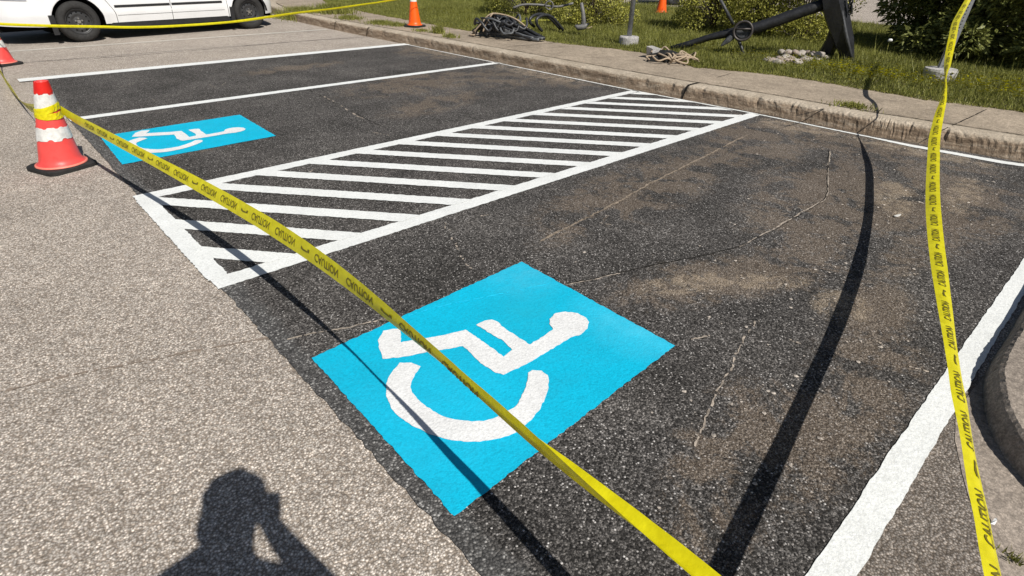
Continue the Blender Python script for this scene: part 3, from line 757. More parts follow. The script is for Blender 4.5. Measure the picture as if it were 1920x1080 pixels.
c4 = G(1239, 26, KH); make_cone((c4.x, c4.y, KH), .2, H=.70, rb=.15, rt=.035, base=.36, body=M_CORG, collars=[(.52, .62, .002, M_COLW, 'white_collar')],
    label='bright orange traffic cone far back in the gap between the shrubs')
make_cone((0.64, -0.36, 0), .3, body=M_CORG, bend=0, H=.62, label='traffic cone holding the near ends of the tapes, hidden below the picture')

# ------------------------------------------------------------------ van
M_VAN = N('white_car_paint', 0.28, 0.5); M_VAN.color(M_VAN.ramp(M_VAN.noise(3, 4, .6), [(.3, (.76, .765, .77)), (.7, (.82, .825, .83))])); M_VAN.b.inputs['Coat Weight'].default_value = .5; M_VAN = M_VAN.m
M_TRIM = plain('black_trim', (0.018, 0.018, 0.019), .55, .4, var=.3); M_TYRE = plain('tyre_rubber', (0.030, 0.029, 0.028), .8, .3, var=.3, scale=30, bump=.2)
M_STEEL = plain('black_steel_rim', (0.035, 0.035, 0.036), .45, .5, var=.3, scale=18); M_GLASS = plain('dark_glass', (0.015, 0.018, 0.02), .05, .8, var=.1); M_CHR = plain('bright_metal', (.55, .54, .52), .3, .5, .9)
M_LAMPG = plain('lamp_glass', (.35, .38, .42), .12, .8, var=.2); M_TAIL = plain('red_lamp', (.35, .01, .01), .2, .7)
M_BLK = plain('underbody_black', (.006, .006, .006), .95, .05)
def make_van(label):
    root = empty('parked_van', (0, 0, 0)); tag(root, label, 'van')
    X0, X1, XC, L = -1.12, 4.06, 1.47, 2.59; RW, WZ, A_R = 0.335, 0.335, 0.405
    WX = (0.09, 3.26)
    def top(x): return float(np.interp(x, [-1.12, -1.05, -.75, -.1, .15, 1.05, 1.5, 3.4, 3.9, 4.06], [.62, .76, .90, 1.02, 1.08, 1.70, 1.78, 1.76, 1.62, 1.0]))
    def bot(x):
        b = .275 if x > -0.45 else .275 + .02 * max(0, (-.45 - x)) * 3
        for wx in WX:
            d = abs(x - wx)
            if d < A_R: b = max(b, WZ + math.sqrt(A_R ** 2 - d * d))
        return b
    def half(x, z):
        e = abs((x - XC) / L); w = .985 * (1 - min(1, e) ** 7) ** .32 if e < 1 else .0
        w = max(w, .35)
        if z > .95: w *= 1 - .20 * min(1, (z - .95) / .85) ** 1.3
        if z < .45: w -= .035 * (1 - (z - .27) / .18)
        if .41 < z: w += 0.0
        for wx in WX:                                      # flared arch lip
            d = math.hypot(x - wx, z - WZ)
            if d < A_R + .11: w += .022 * max(0, 1 - abs(d - A_R - .02) / .09)
        return w
    xs = sorted(set([X0, -1.10, -1.07, -1.03] + [round(x, 3) for x in np.arange(-1.0, 4.0, .045)] + [4.0, 4.03, X1] + [wx + s_ * v for wx in WX for s_ in (-1, 1) for v in (A_R, A_R - .004, A_R - .02, A_R + .003)]))
    NZ = 26
    for side in (1, -1):
        bm = bmesh.new(); cols_ = []
        for x in xs:
            b, t = bot(x), top(x); c_ = []
            for k in range(NZ + 1):
                z = b + (t - b) * (k / NZ) ** 1.25
                c_.append(bm.verts.new((x, -side * half(x, z), z)))
            cols_.append(c_)
        for A, B in zip(cols_, cols_[1:]):
            for k in range(NZ): bm.faces.new((A[k], B[k], B[k+1], A[k+1]) if side == 1 else (A[k], A[k+1], B[k+1], B[k]))
        bmobj('side_panel', bm, M_VAN, root, smooth=True)
    bm = bmesh.new(); prev = None
    for x in xs:
        t = top(x); w = half(x, t); cur = [bm.verts.new((x, w * v, t + .02 * (1 - v * v))) for v in (-1, -.5, 0, .5, 1)]
        if prev: 
            for k in range(4): bm.faces.new((prev[k], cur[k], cur[k+1], prev[k+1]))
        prev = cur
    bmobj('roof', bm, M_VAN, root, smooth=True)
    for nm, x, sgn in (('front_bumper', X0, -1), ('rear_bumper', X1, 1)):
        bm = bmesh.new(); w = half(x, .5); t = top(x); gr = []
        for k in range(9):
            z = bot(x) + (t - bot(x)) * k / 8
            gr.append([bm.verts.new((x + sgn * (.05 * (1 - (v) ** 2)), half(x, z) * v, z)) for v in (-1, -.7, -.35, 0, .35, .7, 1)])
        for A, B in zip(gr, gr[1:]):
            for j in range(6): bm.faces.new((A[j], A[j+1], B[j+1], B[j]))
        bmobj(nm, bm, M_VAN, root, smooth=True)
    bm = bmesh.new(); add_box(bm, X0 + .12, X1 - .12, -.55, .55, .20, .60)
    for wx in WX: add_box(bm, wx - .41, wx + .41, -.62, .62, .30, .80)
    bmobj('underbody', bm, M_BLK, root)
    bm = bmesh.new(); add_box(bm, .56, 2.80, -.955, .955, .195, .285); bmobj('black_sill', bm, M_TRIM, root, bevel=.01)
    # wheel-arch liners and the splash flap ahead of the front wheel
    bm = bmesh.new()
    for wx in WX:
        for s_ in (-1, 1):
            pr = None
            for k in range(25):
                a = math.pi * k / 24; x = wx + (A_R + .004) * math.cos(a); z = WZ + (A_R + .004) * math.sin(a)
                cur = (bm.verts.new((x, s_ * .955, max(z, .2))), bm.verts.new((x, s_ * .60, max(z, .2))))
                if pr: bm.faces.new((pr[0], pr[1], cur[1], cur[0]))
                pr = cur
        for s_ in (-1, 1): add_box(bm, wx - .44, wx - .36, s_ * .97 - .03, s_ * .97 + .0, .15, .46)
    bmobj('arch_liner', bm, M_TRIM, root)
    # window band
    for s_ in (-1, 1):
        bm = bmesh.new()
        for (xa, xb, xc_, xd) in ((.35, 1.22, 1.25, .95), (1.30, 2.35, 2.33, 1.32), (2.43, 3.75, 3.55, 2.45)):
            q = [(xa, 1.06), (xb, 1.06), (xc_, 1.55), (xd, 1.55)]
            bm.faces.new([bm.verts.new((x, s_ * (half(x, z) + .004), z)) for x, z in (q if s_ < 0 else q[::-1])])
        bmobj('side_window', bm, M_GLASS, root)
    bm = bmesh.new(); bm.faces.new([bm.verts.new(p) for p in [(.2, -.72, 1.13), (.2, .72, 1.13), (.98, .66, 1.70), (.98, -.66, 1.70)]]); bmobj('windscreen', bm, M_GLASS, root)
    # door mouldings, gaps, headlight, fog recess
    for s_ in (-1, 1):
        bm = bmesh.new()
        for xa, xb in ((.70, 1.665), (1.70, 2.69)):
            n = 12; pr = None
            for k in range(n + 1):
                x = xa + (xb - xa) * k / n; zc = .555; w = half(x, zc)
                cur = [bm.verts.new((x, s_ * (w + o), zc + dz)) for o, dz in ((-.002, -.022), (.012, -.014), (.012, .014), (-.002, .022))]
                if pr:
                    for j in range(3): bm.faces.new((pr[j], cur[j], cur[j+1], pr[j+1]))
                else: bm.faces.new(cur)
                pr = cur
            bm.faces.new(pr[::-1])
        bmobj('side_moulding', bm, M_TRIM, root)
        bm = bmesh.new()
        for pts in ([(.70, .28), (.69, .45), (.62, .60), (.56, .72), (.50, 1.0)], [(1.682, .28), (1.682, .7), (1.682, 1.0), (1.69, 1.5)], [(2.80, .28), (2.79, .5), (2.80, .75), (2.86, 1.0)]):
            P = catmull([(p[0], p[1], 0) for p in pts], 6); pr = None
            for x, z, _ in P:
                w = half(x, z) + .0015; cur = (bm.verts.new((x - .005, s_ * w, z)), bm.verts.new((x + .005, s_ * w, z)))
                if pr: bm.faces.new((pr[0], cur[0], cur[1], pr[1]))
                pr = cur
        # crease above the sill, its shade painted as a dark flat strip
        pr = None
        for x in np.arange(.72, 2.79, .1):
            w = half(x, .41) + .003; cur = (bm.verts.new((x, s_ * w, .404)), bm.verts.new((x, s_ * w, .409)))
            if pr: bm.faces.new((pr[0], cur[0], cur[1], pr[1]))
            pr = cur
        bmobj('door_gap_crease_shade', bm, plain('gap_and_crease_shade', (.12, .12, .12), .8, .1), root)
        bm = bmesh.new(); pr = None
        for k in range(9):
            x = -1.06 + .50 * k / 8; z0 = .71 - .02 * k / 8; z1 = .80 + .05 * k / 8
            cur = [bm.verts.new((x, s_ * (half(x, z) + .012), z)) for z in (z0, (z0 + z1) / 2, z1)]
            if pr:
                for j in range(2): bm.faces.new((pr[j], cur[j], cur[j+1], pr[j+1]))
            pr = cur
        bmobj('headlight', bm, M_LAMPG, root, smooth=True)
        bm = bmesh.new(); pr = None
        for k in range(6):
            x = -1.115 + .14 * k / 5; cur = [bm.verts.new((x, s_ * (half(x, z) + .010), z)) for z in (.43, .56)]
            if pr: bm.faces.new((pr[0], cur[0], cur[1], pr[1]))
            pr = cur
        bmobj('bumper_recess', bm, plain('bumper_grey', (.10, .12, .15), .5, .4), root)
    bm = bmesh.new(); add_box(bm, -1.19, -1.1, -.5, .5, .40, .58); bmobj('lower_grille', bm, M_TRIM, root, bevel=.01)
    # wheels
    for wx in WX:
        for s_ in (-1, 1):
            w = empty('wheel', (wx, s_ * .875, WZ)); w.parent = root; w.rotation_euler = (math.radians(90) if s_ < 0 else math.radians(-90), 0, 0)
            bm = bmesh.new()
            add_lathe(bm, [(.205, .07), (.215, .098), (.25, .108), (.29, .106), (.318, .088), (.333, .055), (.335, 0), (.333, -.055), (.318, -.09), (.25, -.1), (.205, -.09)], 56)
            bmobj('tyre', bm, M_TYRE, w, smooth=True)
            bm = bmesh.new()
            add_lathe(bm, [(.208, .085), (.200, .092), (.193, .070), (.185, .045), (.165, .050), (.13, .062), (.105, .060), (.085, .045), (.075, .050), (.0005, .052)], 48)
            rim = bmobj('rim', bm, M_STEEL, w, smooth=True)
            bm = bmesh.new()
            for k in range(12):
                a = 2 * math.pi * k / 12; c_ = Vector((.150 * math.cos(a), .150 * math.sin(a), .0555))
                add_tube(bm, [c_ - Vector((0, 0, .02)), c_ + Vector((0, 0, .0035))], .0125, 10)
            bmobj('vent_hole', bm, M_BLK, rim)
            bm = bmesh.new()
            for k in range(5):
                a = 2 * math.pi * k / 5 + .3; c_ = Vector((.052 * math.cos(a), .052 * math.sin(a), .052)); add_tube(bm, [c_, c_ + Vector((0, 0, .02))], .013, 6)
            add_tube(bm, [Vector((0, 0, .05)), Vector((0, 0, .064))], .030, 14)
            bmobj('wheel_nut', bm, M_CHR, rim)
    return root
van = make_van('white minivan with black steel wheels and black side moulding parked across the bay')
va = math.atan2(.38, 3.16); wdir = Vector((math.cos(va), math.sin(va), 0)); wn_ = Vector((-wdir.y, wdir.x, 0))
orig = Vector((1.80, 13.32, 0)) - wdir * 0.09 + wn_ * 0.975
van.location = orig; van.rotation_euler = (0, 0, va)
far = copy_tree(van); far['label'] = 'white vehicle far beyond the lawn, glimpsed between the shrubs'; far.location = G(1225, 9) + Vector((1.2, 0, 0)); far.rotation_euler = (0, 0, math.radians(-60))

# ------------------------------------------------------------------ posts
M_GALV = plain('galvanised_steel', (.30, .31, .33), .5, .5, .55, var=.25, scale=25); M_FOOT = mat_concrete('footing_concrete', (.46, .44, .42))
p1 = G(1178, 84, KH); root = empty('steel_post', (p1.x, p1.y, KH)); tag(root, 'round grey steel post in a pale concrete footing beside the shrub gap', 'post')
bm = bmesh.new(); add_tube(bm, [(0, 0, .02), (0, 0, 2.6)], .042, 16); bmobj('pole', bm, M_GALV, root, smooth=True)
bm = bmesh.new(); add_lathe(bm, [(.0005, -.05), (.165, -.05), (.168, .12), (.158, .138), (.0005, .145)], 28); bmobj('footing', bm, M_FOOT, root)
p2 = G(1757, 150, KH); root = empty('sign_post', (p2.x, p2.y, KH)); tag(root, 'perforated grey steel post in a round concrete footing behind the right tape', 'post')
lean = Vector((0.736, -.676, 0)) * .06 * 0
bm = bmesh.new()
for (x0, x1, y0, y1) in ((-.035, .035, -.004, 0), (-.035, -.031, 0, .03), (.031, .035, 0, .03), (-.05, -.035, .026, .03), (.035, .05, .026, .03)): add_box(bm, x0, x1, y0, y1, .10, 2.4)
Mr = Matrix.Rotation(math.radians(-60), 4, 'Z') @ Matrix.Rotation(math.radians(2.0), 4, 'Y')
bm.transform(Mr); bmobj('perforated_post', bm, M_GALV, root)
bm = bmesh.new()
for k in range(60):
    add_tube(bm, [(0, -.0055, .1 + k * .038), (0, -.0035, .1 + k * .038)], .007, 8)
bm.transform(Mr); bmobj('punched_hole', bm, M_BLK, root)
bm = bmesh.new(); add_lathe(bm, [(.0005, -.05), (.185, -.05), (.192, .12), (.182, .145), (.0005, .15)], 30, M=Matrix.Diagonal((1, 1, 1, 1))); bmobj('footing', bm, M_FOOT, root)

# ------------------------------------------------------------------ anchor
M_IRON = plain('black_painted_iron', (0.014, 0.0145, 0.017), .5, .45, var=.5, scale=12, bump=.4, bscale=40); M_IRON2 = plain('grey_iron', (0.06, 0.062, 0.066), .5, .45, .2, var=.4, scale=20, bump=.4)
anc = empty('ship_anchor', tuple(AT(1393, 58, 10.7) * 1)); tag(anc, 'large black iron ship anchor lying tilted on the lawn among ropes', 'anchor')
A0_ = anc.location.copy()
def L_(v): return Vector(v) - A0_
e0 = AT(1258, 92, 10.72); e1 = AT(1560, 2, 10.85); hub = AT(1393, 58, 10.7)
bm = bmesh.new()
mid = AT(1420, 50, 10.7)
pts = [e0.lerp(e1, k / 12) for k in range(13)]
pts = [AT(1258, 92, 10.72), AT(1290, 83, 10.72), AT(1330, 70, 10.7), AT(1375, 60, 10.7), AT(1420, 52, 10.72), AT(1470, 34, 10.76), AT(1520, 16, 10.8), AT(1562, 2, 10.85)]
add_tube(bm, [L_(p) for p in pts], [.05, .052, .05, .07, .085, .085, .085, .09], 10); bmobj('shank', bm, M_IRON, anc, smooth=True)
bm = bmesh.new(); add_tube(bm, [L_(AT(1348, -6, 10.55)), L_(AT(1375, 46, 10.62))], [.022, .026], 10); add_tube(bm, [L_(AT(1384, 72, 10.62)), L_(AT(1398, 112, 10.6))], [.026, .016], 10)
bmobj('stock', bm, M_IRON2, anc, smooth=True)
# hub collar with ring
d_ = (hub - Vector((0, 0, CAMH))).normalized(); ax = (Vector((0, 0, CAMH)) - hub).normalized()
Mh = Matrix.Translation(L_(hub) + ax * .12) @ ax.to_track_quat('Z', 'Y').to_matrix().to_4x4()
bm = bmesh.new(); add_lathe(bm, [(.0005, -.12), (.115, -.12), (.12, .0), (.095, .012), (.09, -.02), (.0005, -.022)], 28, M=Mh); bmobj('hub_collar', bm, M_IRON2, anc, smooth=False)
bm = bmesh.new()
ringp = [Mh @ Vector((.135 * math.cos(a), .135 * math.sin(a), .03)) for a in [2 * math.pi * k / 32 for k in range(33)]]
add_tube(bm, ringp, .019, 8, cap=False); add_tube(bm, [Mh @ Vector((-.13, .02, .03)), Mh @ Vector((.13, .035, .03))], .014, 8)
bmobj('ring', bm, plain('worn_ring_iron', (.06, .052, .048), .5, .5, .3, var=.4, scale=20), anc, smooth=True)
bm = bmesh.new(); q0, q1, q2 = L_(AT(1352, 86, 10.5)), L_(AT(1376, 66, 10.6)), L_(AT(1380, 80, 10.6))
add_tube(bm, [q0, q0.lerp(q1, .5), q1], [.012, .045, .05], 8); bmobj('blade', bm, M_IRON2, anc)
# arms: heavy curved crown piece standing on the ground with two feet
bm = bmesh.new()
pa = [AT(1552, -70, 10.8), AT(1556, -30, 10.8), AT(1563, 10, 10.82), AT(1572, 45, 10.84), AT(1582, 80, 10.85), AT(1592, 118, 10.86)]
add_tube(bm, [L_(p) for p in pa], [.14, .16, .18, .165, .14, .075], 5); bmobj('arm', bm, M_IRON, anc, bevel=.008)
bm = bmesh.new(); pa = [AT(1572, 40, 10.95), AT(1560, 75, 11.0), AT(1549, 100, 11.05), AT(1543, 114, 11.05)]
add_tube(bm, [L_(p) for p in pa], [.10, .10, .12, .11], 5); bmobj('fluke', bm, M_IRON, anc, bevel=.008)
bm = bmesh.new(); pa = [AT(1566, -20, 10.72), AT(1578, 25, 10.72), AT(1586, 65, 10.72), AT(1598, 114, 10.72)]
add_tube(bm, [L_(p) for p in pa], [.022, .03, .028, .02], 8); bmobj('edge_bar', bm, M_IRON2, anc, smooth=True)
bm = bmesh.new()
for k in range(5):
    c_ = AT(1594 + 2 * (k % 2), -2 + k * 6, 10.75); a = k * 1.3
    P = [L_(c_) + Vector((.022 * math.cos(t) * math.cos(a), .022 * math.cos(t) * math.sin(a), .036 * math.sin(t))) for t in [2 * math.pi * j / 12 for j in range(13)]]
    add_tube(bm, P, .012, 6, cap=False)
bmobj('chain', bm, M_IRON, anc, smooth=True)

# pile of pale stones
M_STONE = [plain('pale_stone', (.38, .34, .30), .85, .2, var=.25, scale=20, bump=.4), plain('pale_pink_stone', (.33, .27, .23), .85, .2, var=.25, scale=20, bump=.4)]
rr = random.Random(5); base_m = []
for k in range(5):
    bm = bmesh.new(); bmesh.ops.create_icosphere(bm, subdivisions=2, radius=1)
    for v in bm.verts: v.co *= 1 + rr.uniform(-.2, .2)
    for v in bm.verts: v.co = Vector((v.co.x, v.co.y * .7, v.co.z * .5))
    me = bpy.data.meshes.new('stone'); bm.to_mesh(me); bm.free(); me.materials.append(M_STONE[k % 2]); base_m.append(me)
    for p in me.polygons: p.use_smooth = True
k = 0
sp = [(1440 + i * 7.4 + rr.uniform(-3, 3), 120 - 11 * min(1, i / 6) + rr.uniform(-3, 7), 0) for i in range(15)] + [(1452 + i * 8.5 + rr.uniform(-3, 3), 118 + rr.uniform(-5, 4) - (i > 7) * 6, 0) for i in range(10)] + [(1462 + i * 8 + rr.uniform(-3, 3), 110 + rr.uniform(-4, 3), .05) for i in range(10)]
for (px, py, dz) in sp:
    p = G(px, py, KH); o = bpy.data.objects.new('stone', base_m[k % 5]); col.objects.link(o); s_ = rr.uniform(.05, .10)
    o.location = p + Vector((0, 0, .03 + dz)); o.scale = (s_, s_, s_); o.rotation_euler = (rr.uniform(-.3, .3), rr.uniform(-.3, .3), rr.uniform(0, 6)); k += 1
    tag(o, 'pale fist-sized stone in the low heap beside the foot of the anchor', 'stone', 'pale stones heaped beside the anchor')

# ------------------------------------------------------------------ ropes and hoses
M_HOSE = plain('black_hose', (0.028, 0.029, 0.032), .45, .5, var=.4, scale=20); M_HOSEG = plain('grey_hose', (0.10, 0.105, 0.11), .5, .4, var=.3, scale=20); M_ROPE = plain('tan_rope', (.40, .31, .22), .85, .2, var=.25, scale=60, bump=.5, bscale=200)
def ground_curve(name, pix, rad, mat, parent=None, n=6, seg=7):
    """pix: (px,py,height above walk) points"""
    P = [G(p[0], p[1], KH + p[2]) for p in pix]; bm = bmesh.new(); add_tube(bm, catmull([tuple(p) for p in P], n), rad, seg); return bmobj(name, bm, mat, parent, smooth=True)
hb = G(900, 66, KH); he = G(1008, 78, KH); hc = (hb + he) / 2
hose = empty('hose_pile', tuple(hc)); tag(hose, 'heap of coiled black hoses with a tan rope over it, lying across the sidewalk edge', 'hose pile')
ex = (he - hb).normalized(); ey = Vector((-ex.y, ex.x, 0)); HL = (he - hb).length; rr = random.Random(11)
if ey.y < 0: ey = -ey
for k in range(17):
    h0 = rr.uniform(.03, .34); w0 = rr.uniform(-.16, .2); sh = rr.uniform(-.12, .12); pts = []
    for t in np.linspace(0, 1, 9):
        env = np.interp(t, [0, .12, .3, .6, 1], [.25, .8, 1.0, .55, .10])
        x = (t - .5) * HL * rr.uniform(.96, 1.02) + sh; pts.append(tuple(ex * x + ey * (w0 * (1.2 - .6 * t) + rr.uniform(-.02, .02)) + Vector((0, 0, .03 + h0 * env + rr.uniform(-.01, .01)))))
    bm = bmesh.new(); add_tube(bm, catmull(pts, 5), rr.uniform(.02, .03), 8)
    bmobj('hose', bm, M_HOSE if k % 4 else M_HOSEG, hose, smooth=True)
for k in range(12):
    x0 = rr.uniform(-.30, .18); y0 = rr.uniform(-.26, .12); z0 = .30 - .38 * max(0, x0) - .5 * max(0, -y0 - .05); R0 = rr.uniform(.08, .16); ph = rr.uniform(0, 6); pts = []
    for t in range(9):
        a = ph + t * .62; pts.append(tuple(ex * (x0 * HL + R0 * 1.6 * math.cos(a)) + ey * (y0 + R0 * math.sin(a)) + Vector((0, 0, max(.02, z0 + rr.uniform(-.05, .05) + .05 * math.sin(a * 2))))))
    bm = bmesh.new(); add_tube(bm, catmull(pts, 5), rr.uniform(.013, .024), 7); bmobj('hose', bm, M_HOSE if k % 3 else M_HOSEG, hose, smooth=True)
for k in range(4):
    a0 = rr.uniform(-.1, .1); pts = []
    for t in np.linspace(-.3, math.pi + .3, 10): pts.append(tuple(ex * (-.38 * HL + .06 * k + .14 * math.cos(t)) + ey * (-.2 + .1 * k + a0) + Vector((0, 0, .03 + (.16 + .06 * k) * math.sin(t) if math.sin(t) > 0 else .03))))
    bm = bmesh.new(); add_tube(bm, catmull(pts, 5), .026, 8); bmobj('hose', bm, M_HOSE, hose, smooth=True)
for pts in ([(-.50, -.25, .03), (-.36, -.2, .22), (-.26, -.1, .38), (-.12, 0, .39), (.1, .04, .33), (.3, .05, .2)], [(-.30, -.24, .10), (-.27, -.2, .22), (-.22, -.08, .40), (-.3, .1, .3)], [(-.55, -.1, .03), (-.48, -.2, .1), (-.42, -.28, .04), (-.5, -.3, .03)]):
    bm = bmesh.new(); add_tube(bm, catmull([tuple(ex * p[0] * HL + ey * p[1] + Vector((0, 0, p[2]))) for p in pts], 6), .014, 7); bmobj('rope', bm, M_ROPE, hose, smooth=True)
for lab, P in (('thick black hose arching over the grass, left one of two loops behind the heap', [(1002, 50), (994, 42), (995, 34), (1004, 28), (1018, 27), (1030, 33), (1042, 45), (1050, 54)]), ('thick black hose arching over the grass, right one of two loops behind the heap', [(1016, 58), (1008, 48), (1006, 38), (1012, 31), (1024, 28), (1036, 33), (1046, 44), (1056, 56)])):
    D = 12.15 if 'left' in lab else 11.9
    bm = bmesh.new(); add_tube(bm, catmull([tuple(AT(px, py, D + .012 * (px - 1002))) for px, py in P], 5), .028, 8)
    o = bmobj('black_hose', bm, M_HOSE, smooth=True); tag(o, lab, 'hose', 'arching black hoses')
# yellow strand across the lawn
bm = bmesh.new(); add_tube(bm, catmull([tuple(G(px, py, KH + .06)) for px, py in [(915, 42), (965, 41), (1000, 38), (1050, 38)]], 6), .008, 5); tag(bmobj('yellow_cord', bm, plain('yellow_cord_plastic', (.6, .6, .08), .5), smooth=True), 'thin yellow cord stretched over the grass behind the hose heap', 'cord')
bm = bmesh.new(); add_tube(bm, catmull([tuple(G(px, py, KH + .05)) for px, py in [(1068, 42), (1088, 39), (1094, 46), (1100, 53), (1110, 50)]], 6), .013, 6); tag(bmobj('rope', bm, M_ROPE, smooth=True), 'short pale rope end lying in the grass under the shrub', 'rope')
# tan rope tangle by the end of the anchor shank
rb = G(1262, 116, KH); rope = empty('rope_tangle', tuple(rb)); tag(rope, 'tangled tan rope on the sidewalk at the low end of the anchor', 'rope')
rr = random.Random(21)
def rl(pix): return [tuple(AT(px, py, d) - rb) for px, py, d in pix]
for pix in ([(1233, 117, 9.75), (1233, 104, 9.9), (1240, 93, 10.0), (1247, 88, 10.0), (1256, 96, 9.95), (1270, 104, 9.8), (1288, 104, 9.85), (1298, 110, 9.9), (1308, 116, 9.8)],
            [(1236, 118, 9.72), (1241, 106, 9.8), (1250, 98, 9.9), (1258, 95, 10.0)]):
    bm = bmesh.new(); add_tube(bm, catmull(rl(pix), 6), .013, 7); bmobj('strand', bm, M_ROPE, rope, smooth=True)
for k in range(9):
    c_ = Vector((rr.uniform(-.28, .3), rr.uniform(-.3, .3), .02)); pts = []; R0 = rr.uniform(.1, .24); ph = rr.uniform(0, 6)
    for t in range(9):
        a = ph + t * .75; pts.append((c_.x + R0 * math.cos(a) * rr.uniform(.6, 1.2), c_.y + R0 * math.sin(a) * rr.uniform(.6, 1.2), .02 + rr.uniform(0, .09)))
    bm = bmesh.new(); add_tube(bm, catmull(pts, 6), .013, 6); bmobj('strand', bm, M_ROPE, rope, smooth=True)
bm = bmesh.new(); bmesh.ops.create_icosphere(bm, subdivisions=2, radius=1)
for v in bm.verts: v.co *= 1 + rr.uniform(-.3, .2); v.co = Vector((v.co.x * .32, v.co.y * .22, abs(v.co.z) * .13))
o = bmobj('dark_net', bm, plain('dark_net_cloth', (.02, .02, .02), .9, .2)); o.location = G(1245, 112, KH); tag(o, 'dark bundled cloth under the tan rope tangle', 'cloth bundle')
bm = bmesh.new(); add_box(bm, -.09, .09, -.07, .07, 0, .15)
for v in bm.verts: v.co += Vector((rr.uniform(-.03, .03), rr.uniform(-.03, .03), rr.uniform(-.02, .02)))
o = bmobj('concrete_block', bm, M_FOOT, bevel=.012); o.location = G(1222, 108, KH); tag(o, 'small pale broken concrete block between the steel post and the rope tangle', 'block')
# weathered metal frame under the left shrub
M_WGREY = plain('weathered_grey_metal', (.16, .155, .15), .6, .4, .2, var=.35, scale=15)
gf = G(1090, 50, KH); gr_ = empty('grey_anchor', tuple(gf)); tag(gr_, 'small weathered grey anchor standing against the left shrub', 'anchor')
bm = bmesh.new(); add_tube(bm, [tuple(AT(px, py, 12.05) - gf) for px, py in [(1090, 5), (1093, 22), (1095, 40), (1092, 52)]], [.03, .035, .05, .06], 8); bmobj('shank', bm, M_WGREY, gr_, smooth=True)
bm = bmesh.new(); add_tube(bm, [tuple(AT(px, py, 12.0) - gf) for px, py in [(1078, 48), (1084, 52), (1096, 50), (1104, 44)]], [.02, .05, .05, .02], 8); bmobj('fluke', bm, M_WGREY, gr_, smooth=True)
bm = bmesh.new(); add_tube(bm, catmull([tuple(AT(px, py, 12.6)) for px, py in [(962, 15), (980, 9), (1010, 9), (1035, 12), (1050, 12), (1075, 6)]], 5), .022, 7)
pr_ = [AT(1030, 10, 12.55) + Vector((.075 * math.cos(a) * .7, -.075 * math.cos(a) * .7, .075 * math.sin(a))) for a in [2 * math.pi * k / 16 for k in range(17)]]
add_tube(bm, pr_, .014, 6, cap=False); tag(bmobj('metal_rod', bm, M_WGREY, smooth=True), 'long bent grey metal rod with a ring leaning through the left shrub', 'rod')

# ------------------------------------------------------------------ loose bits on the asphalt
bm = bmesh.new(); rr = random.Random(31)
def chip(p, s_):
    vs_ = [bm.verts.new((p.x + s_ * rr.uniform(.5, 1.1) * math.cos(a), p.y + s_ * rr.uniform(.5, 1.1) * math.sin(a), p.z + rr.uniform(.0, .002))) for a in [0, 1.3, 2.4, 3.6, 5.0]]
    t = bm.verts.new((p.x, p.y, p.z + s_ * .35))
    for k in range(5): bm.faces.new((vs_[k], vs_[(k+1) % 5], t))
zs = .010
for k in range(420):
    c_ = rr.choice([(4.6, .8, 1.0, .45), (3.3, .7, .8, .4), (2.7, 1.0, .7, .4), (5.4, .7, .8, .5), (2.0, .5, 1.0, .3), (3.8, 1.6, 1.5, .7), (5.9, 2.0, .35, 1.6), (4.9, .9, .6, .3)])
    x, y = rr.gauss(c_[0], c_[2] * .6), rr.gauss(c_[1], c_[3] * .6)
    if y < .2 or y > 2.7 or x > 6.2 or x < 1: continue
    if x < 2.05 and y > .85: continue
    chip(Vector((x, y, zs)), rr.choice([.004, .005, .006, .008, .012]) if k > 8 else .016)
for k in range(130): chip(Vector((rr.uniform(6.14, 6.24), rr.uniform(.7, 9.3), zs)), rr.uniform(.005, .014))
o = bmobj('gravel', bm, plain('pale_gravel', (.42, .37, .32), .9, .2, var=.5, scale=40)); tag(o, kind='stuff')
def leaf_flake(px, py, s_, label, c=(.6, .58, .54), nm='paint_flake'):
    p = G(px, py, .0115); bm = bmesh.new(); vs_ = []
    for k in range(9):
        a = 2 * math.pi * k / 9; vs_.append(bm.verts.new((s_ * math.cos(a) * rr.uniform(.7, 1.1), s_ * .32 * math.sin(a) * rr.uniform(.5, 1.2), .002 + .006 * math.cos(a) ** 2)))
    bm.faces.new(vs_); o = bmobj(nm, bm, plain(nm + '_mat', c, .7, .3)); o.location = p; o.rotation_euler = (0, 0, -.2); tag(o, label, 'litter' if nm != 'dry_leaf' else 'leaf')
leaf_flake(1683, 405, .045, 'pale dry leaf on the dusty asphalt left of the right-hand tape', nm='dry_leaf')
leaf_flake(1862, 980, .022, 'white paint flake on the concrete gutter at the right edge', nm='paint_flake', c=(.75, .74, .72))

